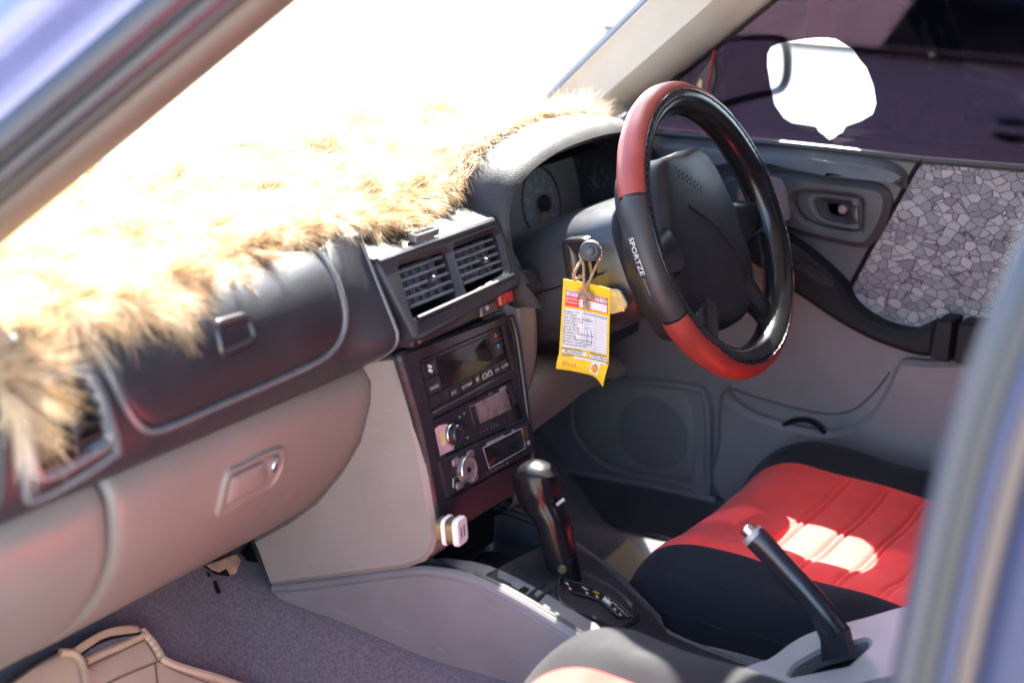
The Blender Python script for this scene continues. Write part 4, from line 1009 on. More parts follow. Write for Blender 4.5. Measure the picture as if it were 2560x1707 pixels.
def shell_loop(k, n=20):  # scallop fan, centred in the white square
    L = []
    for i in range(n+1):
        a = math.pi*(1.02-1.04*i/n); r = 1+.07*math.cos(i/n*math.pi*12)
        L.append((.755+.072*k*r*math.cos(a), .52-.34*k*r*math.sin(a)*.95+.0))
    L += [(.755+.03*k, .52+.20*k), (.755-.03*k, .52+.20*k)]
    return L
MB().fan([flap(u, v, .0009) for u, v in shell_loop(1.0)]).build('shell_emblem', M['redprint'], tg, smooth=0)
MB().fan([flap(u, v, .0012) for u, v in shell_loop(.78)]).build('shell_emblem', M['yellow'], tg, smooth=0)
mb = MB()
for a in (30, 60, 90, 120, 150): mb.tube([flap(.755, .62, .0013), flap(.755+.055*math.cos(rad(a)), .52-.25*math.sin(rad(a)), .0013)], .00022, 4)
mb.build('shell_ribs', M['redprint'], tg)
tw = thing('twine', 'jute twine knotted round the stalk and through the yellow card', 'string', SF_(0, -.016, -.025))
hole_ = card(.50, .895, .001)
def rope(pts, r=.0017, name='strand'):
    P = cr(pts, 40)
    mb = MB()
    for ph in (0, math.pi):
        Q = []
        for i, p in enumerate(P):
            t = nrm(P[min(i+1, 39)]-P[max(i-1, 0)]); a = nrm(np.cross(t, [.3, .2, 1])); b = np.cross(t, a)
            Q.append(p+(a*math.cos(i*.9+ph)+b*math.sin(i*.9+ph))*r*.55)
        mb.tube(Q, r*.72, 6)
    mb.build(name, M['twine'], tw)
for s in (-1, 1):
    rope([SF_(.0115*s, .004, -.030), SF_(.0130*s, -.008, -.026), SF_(.008*s, -.020, -.014), hole_+TG.v*.006+TG.u*.002*s+TG.n*.006, hole_+TG.n*.002])
rope([SF_(.0112*math.cos(t), .0112*math.sin(t), -.029) for t in np.linspace(0, 2*math.pi, 10)])
rope([SF_(.0106*math.cos(t), .0106*math.sin(t), -.033) for t in np.linspace(.5, 2*math.pi+.5, 10)])
rope([SF_(-.010, -.012, -.026), hole_+TG.v*.024+TG.u*-.018+TG.n*.002, hole_+TG.v*.013+TG.u*-.020, hole_+TG.v*.020+TG.u*-.008+TG.n*.004], .0022)
MB().loft([[hole_+TG.n*(.004+.004*math.cos(k))+TG.v*(.004*math.sin(k)) + np.array([0, 0, 0])+TG.u*.0035*math.cos(t)*math.sin(k)*1.0+TG.n*.0035*math.sin(t)*math.sin(k)*0+TG.v*.0022*math.sin(t)*math.sin(k) for t in np.linspace(0, 2*math.pi, 10, endpoint=False)] for k in np.linspace(.1, math.pi-.1, 7)]).build('knot', M['twine'], tw)
mb = MB()
for k in range(46):
    a = random.choice([random.gauss(205, 18), random.gauss(340, 16), random.gauss(275, 10)]); l = random.uniform(.009, .018) if not 255 < a < 295 else random.uniform(.015, .026)
    d = TG.u*math.cos(rad(a))+TG.v*math.sin(rad(a))
    mb.tube(cr([hole_+TG.n*.005, hole_+d*l*.5+TG.n*(.007+random.uniform(-.002, .003)), hole_+d*l+TG.n*.004-TG.v*.003*random.random()], 5), [.0007, .0006, .0006, .0005, .0003], 4)
mb.build('frayed_ends', M['twine'], tw)

# ------------------------------------------------------------------ centre console
con = thing('centre_console', 'grey centre console with dark top around the gear lever', 'console', (0, -.1, .16))
CL = Frame((-.128, 0, 0), (0, -1, 0), (0, 0, 1))
ltop = [(676, 1472), (800, 1458), (1012, 1430), (1090, 1432), (1180, 1452), (1300, 1512), (1450, 1605), (1520, 1650)]
lbot = [(1400, 1830), (1250, 1760), (1100, 1707), (1000, 1660), (830, 1610), (760, 1585), (718, 1555), (692, 1510)]
tp = [CL.px(*p) for p in ltop]; bt = [CL.px(*p) for p in lbot]
tp = tp+[tp[-1]+np.array([.35, -.06])]; bt = [tp[-1]+np.array([0, -.14])]+bt
pl_ = [p[:2] for p in cr([np.append(p, 0) for p in tp], 40)]+[p[:2] for p in cr([np.append(p, 0) for p in bt], 30)]
MB().plate(pl_, [], CL, -.05, .0, .007).build('left_side', M['grey'], con)
tpc = [p[:2] for p in cr([np.append(p, 0) for p in tp], 40)]
# rounded shoulder then dark top: left edge curve and right edge curve
def left_edge(k): p = tpc[k]; return CL(p[0], p[1], 0)
MB().tube([left_edge(k)+np.array([.010, 0, -.0035]) for k in range(40)], .008, 10).build('shoulder', M['grey'], con)
MB().tube([left_edge(k)+np.array([.013, 0, .002]) for k in range(14, 40)], .0048, 8).build('top_edge', M['trim'], con)
redge = [at(1395, 1325, x=.098), at(1430, 1355, x=.098), at(1540, 1440, x=.088), at(1640, 1540, x=.075), at(1700, 1600, x=.065)]
redge = [redge[0]+np.array([0, .10, .012])]+redge+[redge[-1]+np.array([0, -.25, -.03])]
rc = cr(redge, 40)
lc_ = cr([left_edge(k)+np.array([.014, 0, .002]) for k in range(10, 40)], 40)
def topz(y, x):
    zl = np.interp(-y, [-p[1] for p in lc_], [p[2] for p in lc_]); zr = np.interp(-y, [-p[1] for p in rc], [p[2] for p in rc])
    xl = -.115; xr = np.interp(-y, [-p[1] for p in rc], [p[0] for p in rc]); q = min(1, max(0, (x-xl)/(xr-xl))); return zl*(1-q)+zr*q
def topgrid(y0, y1, xa, xb, off, ny=20, nx=16):
    rows = []
    for y in np.linspace(y0, y1, ny):
        xr = np.interp(-y, [-p[1] for p in rc], [p[0] for p in rc]); a = xa; b = xr if xb is None else xb
        rows.append([np.array([a+(b-a)*q, y, topz(y, a+(b-a)*q)+off(a+(b-a)*q, y)]) for q in np.linspace(0, 1, nx)])
    return rows
MB().grid(topgrid(-.082, -.62, -.116, None, lambda x, y: .004*math.sin(max(0, min(1, (x+.106)/.2))*math.pi))).build('top_plate', M['trim'], con)
MB().tube([p for p in rc], .006, 8).build('right_edge', M['trim'], con)
MB().grid([[p+np.array([.004, 0, -.004-.18*k]) for k in np.linspace(0, 1, 4)] for p in rc]).build('right_side', M['grey'], con)
# open tray in front of the gear lever
tz = .248
MB().grid([[np.array([x, y, tz+.03*max(0, -.055-y)/.03*0]) for x in np.linspace(-.104, .10, 8)] for y in np.linspace(-.082, .045, 8)]).build('tray_floor', M['trim'], con)
tw_ = [(-.104, -.08), (-.104, .02), (-.09, .036), (.078, .036), (.093, .02), (.096, -.08)]
twp = rpoly(tw_[1:5], .02, 5)
path = [np.array([-.104, -.08])]+[np.array(p) for p in rpoly([(-.104, -.08), (-.104, .036), (.093, .036), (.096, -.08)], [0, .02, .02, 0], 6)][1:-1]+[np.array([.096, -.08])]
rows = []
for p in path:
    zt = .322 if p[1] > .0 else topz(min(p[1], -.02), p[0])
    zt = max(zt, .285); o_ = nrm(p-np.array([0, -.03]))
    rows.append([np.array([p[0]+o_[0]*dx, p[1]+o_[1]*dx, z]) for dx, z in ((-.006, tz-.001), (-.001, tz+.005), (.001, tz+.015), (.004, zt-.008), (.007, zt-.001), (.014, zt))])
MB().grid(rows).build('tray_wall', M['trim'], con)
MB().grid([[np.array([x, -.082-.0*k, tz+(topz(-.082, x)+.002-tz)*k]) for k in np.linspace(0, 1, 4)] for x in np.linspace(-.104, .094, 8)]).build('tray_rear_wall', M['trim'], con)
# shift gate plate: raised rim, slot, indicator strip with letters
def GT(u, v, h=0.0): # u across (right +), v forward
    x, y = u, v; z = topz(y, x)+.004*math.sin(max(0, min(1, (x+.106)/.2))*math.pi); return np.array([x, y, z+h])
def gpx(px, py, off=.004): return march(ray(px, py), lambda x, y: GT(x, y)[2]+off, 2.0, 3.2)[:2]
gate = [gpx(*p) for p in ((1404, 1420), (1450, 1424), (1500, 1444), (1560, 1484), (1592, 1520), (1594, 1540), (1575, 1560), (1545, 1570), (1480, 1540), (1400, 1500))]
gl = [p[:2] for p in cr([np.append(p, 0) for p in gate], 60, closed=True)]
MB().rings(gl, GT, [(-.003, -.002), (-.001, .0035), (.002, .0045), (.005, .003), (.007, .0005)], cap=False).build('gate_rim', M['gloss'], con)
MB().rings(gl, GT, [(.005, .001), (('s', .5), .001)]).build('gate_floor', M['trim'], con)
ind0, ind1, ind2 = gpx(1418, 1462), gpx(1505, 1490), gpx(1565, 1540)
ic = cr([np.append(p, 0) for p in (ind0, ind1, ind2)], 24); 
def IND(u, v, h=0.0): # u 0..1 along strip, v across in metres
    i = min(max(u, 0), 1)*23; p = np.array([np.interp(i, range(24), [q[k] for q in ic]) for k in range(2)])
    t = nrm(np.array([np.interp(min(i+1, 23), range(24), [q[k] for q in ic])-np.interp(max(i-1, 0), range(24), [q[k] for q in ic]) for k in range(2)])); n_ = np.array([-t[1], t[0]])
    n_ = n_ if n_[0] > 0 else -n_
    p = p+n_*v; return GT(p[0], p[1], h)
MB().grid([[IND(u, v, .0030) for v in np.linspace(-.012, .012, 4)] for u in np.linspace(0, 1, 24)]).build('indicator_strip', M['screen'], con)
for s in (-1, 1): MB().tube([IND(u, .0135*s, .0032) for u in np.linspace(-.0, 1, 24)], .0016, 6).build('indicator_edge', M['satin'], con)
SL_ = np.linalg.norm(ind1-ind0)+np.linalg.norm(ind2-ind1)
for k, (ch, u, mm) in enumerate((('P', .02, 'whiteprint'), ('R', .30, 'whiteprint'), ('N', .47, 'yellow'), ('D', .62, 'whiteprint'), ('3', .73, 'whiteprint'), ('2', .84, 'whiteprint'), ('1', .95, 'whiteprint'))):
    # letters read from the driver's seat: up = forward
    c0 = IND(u, .004, 0)
    lettering('gate_letter', [(ch, c0[0], c0[1], .0105, rad(0), 1.0, 'CENTER')], lambda a, b, h: GT(a, b-.004, h), M[mm], con, .0040)
    c1 = IND(u, -.006, 0); MB().rings(circ(c1[0], c1[1], .0020, 10), GT, [(0, .003), (.0004, .0042), (('s', .4), .0042)]).build('gate_dot', M['cream'], con)
c1 = IND(.655, -.003, 0); MB().rings(rrect(.008, .010, .001, c1[0], c1[1]), GT, [(0, .003), (.0006, .0046), (('s', .4), .0046)]).build('position_pointer', M['whiteprint'], con)
sk = gpx(1305, 1470); MB().rings(rpoly([gpx(*p) for p in ((1288, 1478), (1305, 1462), (1322, 1456), (1322, 1468), (1300, 1482))], .002, 2), GT, [(-.001, .0005), (.0, .0012), (('s', .5), .0008)]).build('shift_lock_slot', M['black'], con)
sl2 = [gpx(*p) for p in ((1322, 1480), (1370, 1448), (1378, 1470), (1335, 1500))]; MB().rings(rpoly(sl2, .003, 3), GT, [(-.002, .0005), (-.0005, .003), (.002, .0032), (('s', .5), .0005)]).build('slot_frame', M['satin'], con)

# gear lever
gs = thing('gear_lever', 'glossy black automatic gear lever with a bulky knob', 'gear lever', GT(.004, -.15))
gb0 = at(1428, 1492, x=.0); gt0 = at(1352, 1190, x=-.004)
axp = [(1426, 1500, .028, .024), (1412, 1430, .032, .0255), (1396, 1360, .034, .0265), (1382, 1300, .036, .028), (1368, 1255, .042, .030), (1357, 1225, .048, .032), (1350, 1200, .050, .032), (1349, 1182, .047, .031), (1351, 1170, .037, .026), (1353, 1162, .018, .013)]
rows = []
P = [at(px, py, x=.0-.003*k/9) for k, (px, py, a, b) in enumerate(axp)]
for k, ((px, py, a, b), p) in enumerate(zip(axp, P)):
    t = nrm(P[min(k+1, 9)]-P[max(k-1, 0)]); fw = nrm(np.array([0, 1, 0])-t*t[1]); sd = np.cross(fw, t)
    off = fw*(.006 if 3 < k < 8 else 0)
    rows.append([p+off+fw*a*.56*math.copysign(abs(math.cos(q))**.8, math.cos(q))+sd*b*.80*math.copysign(abs(math.sin(q))**.75, math.sin(q)) for q in np.linspace(0, 2*math.pi, 28, endpoint=False)])
fine = [[None]*28 for _ in range(60)]
for j in range(28):
    c_ = cr([r[j] for r in rows], 60)
    for i in range(60): fine[i][j] = c_[i]
hn = MB().loft(fine).build('handle', M['knob'], gs)
MB().tube(cr([gb0+np.array([0, 0, -.03]), gb0, P[1]], 8), .011, 12).build('shaft', M['satin'], gs)
scp = at(1380, 1420, x=-.020); d_ = nrm(CAM-scp); SCF = Frame(P[1]*.65+P[2]*.35+np.array([-.0185, -.010, 0]), (.3, -1, 0), (0, 0, 1))
MB().rings(circ(0, 0, .0058, 16), SCF, [(0, -.006), (0, .0010), (.0012, .002), (('s', .3), .002)]).build('screw', M['brass'], hn)
bt_ = at(1396, 1254, x=.022); MB().tube([at(1385, 1260, x=-.016)+np.array([.0, -.004, 0]), at(1403, 1246, x=-.006)+np.array([0, -.004, 0])], .0022, 6).build('release_button_edge', M['steel'], hn)

# handbrake
hb = thing('handbrake', 'dark handbrake lever with chrome button, rising between the seats', 'handbrake', at(2110, 1600, x=.02))
hp_ = [(2095, 1580, .0135), (2060, 1535, .0145), (2010, 1475, .0140), (1960, 1420, .0135), (1915, 1370, .0138), (1888, 1342, .0138), (1880, 1334, .0115)]
hP = [at(px, py, x=.02) for px, py, r in hp_]
rows = []
for k, ((_, _, r), p) in enumerate(zip(hp_, hP)):
    t = nrm(hP[min(k+1, 6)]-hP[max(k-1, 0)]); a = nrm(np.cross(t, [1, 0, 0])); b = np.cross(t, a)
    rows.append([p+a*r*1.12*math.cos(q)+b*r*.9*math.sin(q) for q in np.linspace(0, 2*math.pi, 24, endpoint=False)])
fine = [[None]*24 for _ in range(40)]
for j in range(24):
    c_ = cr([r[j] for r in rows], 40)
    for i in range(40): fine[i][j] = c_[i]
MB().loft(fine).build('grip', M['gloss'], hb)
tp0 = at(1882, 1336, x=.02); t = nrm(hP[5]-hP[4])
MB().tube([hP[5]-t*.001, hP[6]+t*.001], .0143, 20).build('end_ring', M['steel'], hb)
MB().tube([hP[6], hP[6]+t*.010, hP[6]+t*.0115], [.0085, .0085, .007], 16).build('button', M['chrome'], hb)
MB().loft([[at(px, py, x=.02)+np.array([dx, 0, 0]) for dx in (-w_, w_)]+[at(qx, qy, x=.02)+np.array([dx, 0, 0]) for dx in (w_, -w_)] for px, py, qx, qy, w_ in ((2015, 1490, 2050, 1515, .009), (2058, 1590, 2118, 1575, .010), (2062, 1645, 2130, 1632, .010))]).build('lever_base', M['trim'], hb)
# silver console trim round the handbrake slot
HF = Frame(at(2110, 1625, x=.02)+np.array([0, 0, -.005]), (0, -1, 0), (1, 0, .25))
ho = [HF.px(*p) for p in ((1860, 1660), (1920, 1640), (2010, 1580), (2150, 1540), (2290, 1505), (2420, 1520), (2420, 1660), (2200, 1700), (2050, 1740), (1900, 1760), (1800, 1720))]
hh = [HF.px(*p) for p in ((1990, 1660), (2050, 1625), (2170, 1595), (2175, 1610), (2120, 1660), (1970, 1690))]
hh2 = [HF.px(*p) for p in ((2035, 1588), (2200, 1545), (2200, 1575), (2050, 1612))]
MB().plate([p[:2] for p in cr([np.append(p, 0) for p in ho], 50, closed=True)], [rpoly(hh, .006, 3)], HF, -.03, .0, .005, .004).build('handbrake_surround', M['silver'], con)
MB().rings(rpoly(hh, .006, 3), HF, [(-.004, -.025), (('s', .4), -.025)]).build('surround_pocket', M['black'], con)
# white two-port charger in the lighter socket
ch = thing('usb_charger', 'white two port charger plugged in below the lower radio', 'charger', at(1140, 1350, y=-.04))
cc = at(1142, 1326, y=-.055); XF = Frame(cc, (1, .12, 0), (0, .1, 1))
MB().rings(rrect(.029, .034, .009), XF, [(0, -.014), (0, -.010), (.001, -.009)], cap=False).build('rear_collar', M['white'], ch)
MB().rings(rrect(.025, .030, .008), XF, [(0, -.022), (0, .0)], cap=False).build('barrel', M['brass'], ch)
fb = MB().rings(rrect(.029, .034, .009), XF, [(.002, .0), (0, .001), (0, .006), (.0015, .008), (('s', .5), .008)]).build('face', M['white'], ch)
for u in (-.004, .004): MB().plate(rrect(.0026, .0135, .0006, u, 0), [], XF, .007, .0083, .0002).build('usb_port', M['black'], fb)
# ------------------------------------------------------------------ driver's door
door = thing('driver_door', 'driver door with tinted window, patterned fabric insert and speaker', 'car door', (.69, -.3, .03))
D = Frame((.668, 0, 0), (0, -1, 0), (0, 0, 1))
def sm(pts, n, F=D, h=0.0, closed=True): return [p[:2] for p in cr([np.append(F.px(*p, h=h), 0) for p in pts], n, closed=closed)]
MB().plate([(-.32, .05), (.95, .05), (.95, .722), (-.10, .722), (-.32, .70)], [], D, -.05, .0, .004).build('lower_panel', M['door'], door)
MB().grid([[np.array([.668-.022*sstep(0, 1, (z-.04)/.05)*(1-sstep(.17, .2, z)), y, z]) for z in np.linspace(.02, .19, 10)] for y in np.linspace(.32, -.9, 16)]).build('kick_strip', M['doordark'], door) if False else None
# darker upper trim
up_ = [(1560, 330), (1700, 340), (1852, 352), (2080, 372), (2302, 402), (2285, 440), (2215, 570), (2112, 755), (2060, 740), (1960, 665), (1830, 600), (1700, 560), (1560, 520)]
MB().plate([D.px(*p, h=.006) for p in up_], [], D, -.002, .006, .004).build('upper_trim', M['doordark'], door)
# sill pad under the glass: long rounded vinyl roll ending in a blunt nose
pts_t = [(1560, 340), (1700, 348), (1852, 358), (2000, 368), (2130, 382), (2215, 398), (2255, 420), (2268, 448), (2262, 478)]
pts_b = [(2225, 462), (2190, 452), (2100, 436), (2000, 424), (1900, 416), (1800, 412), (1700, 418), (1560, 440)]
MB().rings(sm(pts_t+pts_b, 100, h=.018), lambda u, v, h: D(u, v, h-.004+.22*max(0, .718-v)), [(0, -.002), (0, .003), (.003, .009), (.008, .015), (.014, .020), (.020, .024), (('s', .5), .027), (('s', .2), .028)]).build('sill_pad', M['doorpad'], door)
# handle surround with recess
so2 = [(1800, 446), (1900, 430), (2000, 436), (2110, 450), (2180, 460), (2212, 476), (2224, 505), (2214, 550), (2194, 592), (2168, 618), (2140, 622), (2050, 604), (1950, 576), (1860, 552), (1800, 540)]
ho2 = [(1981, 505), (1990, 487), (2030, 482), (2100, 488), (2148, 496), (2156, 510), (2154, 565), (2144, 580), (2100, 578), (2040, 564), (2002, 545)]
sur = MB().plate(sm(so2, 70, h=.022), [sm(ho2, 50, h=.022)], D, .004, .022, .010, .006).build('handle_surround', M['doorpad'], door)
MB().rings(sm(ho2, 50, h=.022), D, [(-.002, .016), (.0, .010), (.002, -.006), (('s', .6), -.012)]).build('handle_cup', M['gloss'], sur)  # recess shade put into the colour: cup darker than its surround
hr = [(2014, 505), (2020, 488), (2050, 484), (2110, 492), (2150, 502), (2150, 574), (2110, 572), (2055, 560), (2026, 538)]
hr_i = [(2036, 508), (2046, 497), (2100, 502), (2128, 508), (2128, 560), (2090, 558), (2052, 545)]
MB().plate(sm(hr, 40, h=.018), [sm(hr_i, 30, h=.018)], D, .004, .018, .004, .003).build('pull_handle', M['doordark'], sur)
MB().rings(sm(hr_i, 30, h=.018), D, [(-.002, .008), (('s', .5), .006)]).build('pull_cup', M['gloss'], sur)
kc2 = D.px(2106, 524, h=.01); MB().rings(circ(kc2[0], kc2[1], .0072, 18), D, [(0, .004), (.0, .009), (.001, .0105), (.003, .0095), (('s', .4), .010)]).build('lock_screw', M['lcd'], sur)
MB().rings(rpoly([D.px(*p, h=.018) for p in ((2124, 515), (2148, 512), (2150, 562), (2122, 560))], .003, 3), D, [(0, .004), (0, .016), (.002, .020), (('s', .5), .021)]).build('latch_lever', M['satin'], sur)
# tweeter grille
MB().rings(sm([(1850, 452), (1905, 444), (1945, 446), (1962, 462), (1972, 505), (1976, 545), (1964, 553), (1910, 540), (1850, 528)], 50, h=.024), D, [(0, .018), (.001, .0245), (.003, .026), (.005, .0245), (('s', .5), .0255)]).build('tweeter_grille', M['speaker'], door)
# fabric insert and the dark gap beside it
fi_ = [(2300, 404), (2560, 428), (2900, 462), (2900, 870), (2420, 806), (2345, 800), (2285, 826), (2200, 806), (2130, 764), (2114, 742), (2180, 620)]
fo = [D.px(*p, h=.005) for p in fi_]
mb = MB(); fo = rpoly(fo, .006, 3); mb.plate(fo, [], D, -.002, .0075, .003); mb.build('fabric_insert', M['fabric'], door)
MB().tube([D(*D.px(*p, h=.006), .006) for p in ((2306, 398), (2290, 420), (2235, 520), (2175, 625), (2110, 748))], .0042, 6).build('insert_gap', M['black'], door)
MB().tube([D(*D.px(*p, h=.004), .004) for p in ((1560, 325), (1852, 350), (2080, 374), (2300, 400), (2560, 421), (2900, 450))], .006, 8).build('glass_seal', M['rubber'], door)
# armrest sweeping back, switch panel
ar = [(1790, 560), (1900, 575), (1980, 612), (2050, 668), (2100, 718), (2126, 766), (2190, 812), (2275, 832), (2330, 808), (2340, 850), (2318, 894), (2200, 862), (2100, 812), (2000, 745), (1920, 690), (1850, 640), (1790, 605)]
arm = MB().plate(sm(ar, 90, h=.045), [], D, -.002, .046, .009).build('armrest', M['armrest'], door)
bl = [(2340, 800), (2385, 802), (2372, 908), (2320, 895)]
MB().rings(rpoly([D.px(*p, h=.05) for p in bl], .004, 3), D, [(0, -.002), (0, .045), (.003, .050), (('s', .5), .050)]).build('grab_end', M['armrest'], arm)
bl = [(2392, 808), (2460, 812), (2560, 830), (2560, 930), (2440, 918), (2378, 909)]
MB().rings(rpoly([D.px(*p, h=.05) for p in bl], .008, 4), D, [(0, -.002), (0, .043), (.004, .049), (('s', .5), .049)]).build('grab_cup', M['armrest'], arm)
swp_ = [(1968, 640), (2000, 640), (2095, 712), (2070, 724), (1985, 668)]
sp_ = MB().rings(rpoly([D.px(*p, h=.046) for p in swp_], .004, 3), D, [(0, .040), (.0, .046), (.001, .0475), (('s', .5), .0475)]).build('switch_panel', M['gloss'], arm)
for p in ((1996, 656), (2018, 672), (2042, 692), (2066, 706)):
    c = D.px(*p, h=.048); MB().rings(rpoly([(c[0]-.008, c[1]+.004), (c[0]+.004, c[1]-.004), (c[0]+.008, c[1]-.001), (c[0]-.004, c[1]+.007)], .001, 2), D, [(0, .0465), (.0006, .0495), (('s', .5), .0495)]).build('window_switch', M['satin'], sp_)
# map pocket: bulged lower panel whose lip sags in the middle
lipc_ = [(1812, 972), (1826, 1000), (1880, 1036), (1960, 1062), (2030, 1078), (2080, 1082), (2130, 1066), (2180, 1024), (2215, 965), (2245, 905), (2300, 905), (2700, 960), (2700, 1420), (2100, 1420), (1795, 1250), (1790, 1100), (1795, 1000)]
po = [D.px(*p, h=.022) for p in lipc_]
MB().plate([p[:2] for p in cr([np.append(q, 0) for q in po], 110, closed=True)], [], D, -.002, .022, .008).build('map_pocket', M['door'], door)
MB().tube([D(*D.px(*p), .001) for p in cr([(1822, 968, 0), (1900, 995, 0), (2000, 1022, 0), (2080, 1034, 0), (2140, 1020, 0), (2190, 975, 0), (2225, 930, 0)], 30)[0:0]] or [D(*D.px(p[0], p[1]), .0008) for p in cr([(1822, 968, 0), (1900, 995, 0), (2000, 1022, 0), (2080, 1034, 0), (2140, 1020, 0), (2190, 975, 0), (2225, 930, 0)], 30)], .0016, 6).build('pocket_seam', M['doordark'], door)
MB().tube(cr([D(*D.px(*p), .014) for p in ((1960, 1062), (1990, 1046), (2025, 1044), (2055, 1058), (2072, 1080))], 20), .0042, 8).build('cable_loop', M['black'], door)
# speaker: frame, grille, perforated disc
sf_ = [(1440, 952), (1500, 940), (1562, 944), (1640, 948), (1724, 958), (1762, 972), (1776, 1010), (1780, 1060), (1778, 1150), (1775, 1240), (1700, 1222), (1624, 1204), (1560, 1192), (1515, 1176), (1470, 1142), (1436, 1100), (1422, 1062), (1422, 1005)]
sg_ = [(1462, 962), (1540, 960), (1620, 966), (1690, 974), (1722, 992), (1736, 1030), (1738, 1100), (1734, 1170), (1722, 1196), (1690, 1198), (1600, 1182), (1540, 1168), (1496, 1146), (1460, 1110), (1440, 1068), (1440, 1010)]
spk = MB().rings(sm(sf_, 90, h=.008), D, [(0, -.002), (.0, .008), (.003, .0125), (.008, .013), (.012, .009)], cap=True).build('speaker_frame', M['door'], door)
MB().rings(sm(sg_, 80, h=.012), D, [(-.001, .008), (.001, .0125), (.004, .0145), (('s', .8), .0150), (('s', .4), .0155)]).build('speaker_grille', M['speaker'], spk)
sc_ = D.px(1632, 1088, h=.015); MB().rings(circ(sc_[0], sc_[1]+.003, .063, 48, .060), D, [(0, .0152), (.0015, .0164), (('s', .6), .0168), (('s', .2), .0168)]).build('speaker_disc', M['speakermesh'], spk)
MB().plate(rpoly([D.px(*p, h=.018) for p in ((1280, 1140), (1330, 1160), (1500, 1188), (1640, 1216), (1790, 1250), (2200, 1440), (2200, 1560), (1660, 1348), (1420, 1292), (1280, 1262))], .01, 3), [], D, -.03, .018, .006).build('kick_panel', M['doordark'], door)
MB().tube([D(*D.px(*p, h=.018), .016) for p in ((1400, 1172), (1500, 1190), (1640, 1217), (1790, 1252))], .006, 8).build('panel_ridge', M['door'], door)
# window: glass with a torn opening cut in the dark film
WF = Frame((.700, 0, .722), (0, -1, 0), (-.24, 0, .97))
def sheet(outer, holes, mp, name, m, parent, h=0.0):
    outer = ccw(outer); holes = [ccw(q)[::-1] for q in holes]; flat = [p for L in [outer]+holes for p in L]
    T = []
    for a, b_, c in tessellate_polygon([[Vector((p[0], p[1], 0)) for p in L] for L in [outer]+holes]):
        A = np.cross(np.append(flat[b_]-flat[a], 0), np.append(flat[c]-flat[a], 0))[2]; T.append((a, b_, c) if A > 0 else (a, c, b_))
    return MB().add([mp(p[0], p[1], h) for p in flat], T).build(name, m, parent, smooth=0)
hole_px = [(1919, 134), (1928, 118), (1945, 111), (1972, 103), (2010, 98), (2053, 95), (2088, 98), (2129, 120), (2151, 152), (2167, 170), (2169, 176), (2184, 214), (2191, 259), (2182, 286), (2151, 304), (2115, 316), (2106, 332), (2096, 336), (2084, 346), (2073, 350), (2060, 339), (2048, 330), (2040, 318), (2030, 315), (1981, 308), (1959, 295), (1937, 263), (1926, 214), (1918, 165)]
wo = [np.array(p) for p in ((-.16, -.01), (.95, -.01), (.85, .46), (.34, .46), (.03, .20))]
gl_ = sheet(wo, [], WF, 'window_glass', M['glass'], door, -.004)
sheet(wo, [[WF.px(*p) for p in hole_px]], WF, 'tint_film', M['film'], gl_, 0.0)
mb = MB()
for a, b in (((2034, 316), (2050, 332)), ((2050, 332), (2062, 338)), ((2066, 338), (2078, 342))): mb.tube([WF(*WF.px(*a), .001), WF(*((WF.px(*a)+WF.px(*b))/2+np.array([.001, -.001])), .002), WF(*WF.px(*b), .001)], .0011, 5)
mb.build('film_shred', M['black'], gl_)
MB().tube([WF(*p, .002) for p in (np.array([-.16, -.005]), np.array([.03, .20]), np.array([.34, .46]), np.array([.85, .46]))], .012, 6).build('window_frame', M['rubber'], door)
# sail trim at the front corner of the window
ST = Frame((.688, 0, .722), (0, -1, 0), (-.24, 0, .97))
MB().plate([ST.px(*p) for p in ((1690, 262), (1785, 140), (1792, 190), (1775, 255), (1740, 300), (1690, 300))], [rpoly([ST.px(*p) for p in ((1733, 232), (1748, 195), (1756, 200), (1752, 232))], .002, 3)], ST, -.006, .003, .002).build('sail_trim', M['doordark'], door)
sheet([ST.px(*p) for p in ((1728, 238), (1750, 188), (1760, 200), (1756, 238))], [], ST, 'sail_bracket', M['cream'], door, -.001)
MB().tube([ST(*ST.px(*p), .004) for p in ((1788, 125), (1768, 245))], .0018, 6).build('sail_edge', M['redlamp'], door)
# outside mirror seen through the film and the opening
MF = Frame((.92, .10, .78), (.95, -.30, 0), (0, 0, 1))
mi = [(1690, 118), (1780, 96), (1880, 88), (1950, 88), (1970, 100), (1980, 130), (1981, 180), (1972, 216), (1950, 236), (1880, 252), (1780, 280), (1700, 292), (1680, 200)]
mo = [p[:2] for p in cr([np.append(MF.px(*p), 0) for p in mi], 60, closed=True)]
mr = MB().rings(mo, MF, [(('s', .5), -.09), (('s', .85), -.07), (0, -.04), (0, .0), (.004, .003), (.009, .002), (.011, -.008)], cap=False).build('mirror_housing', M['rubber'], door)
MB().rings(inset(ccw(mo), .010), MF, [(0, -.006), (('s', .5), -.006)]).build('mirror_glass', M['chrome'], mr)
MB().tube([np.array([.72, .14, .74]), np.array([.84, .14, .76])], .022, 8).build('mirror_arm', M['rubber'], mr)
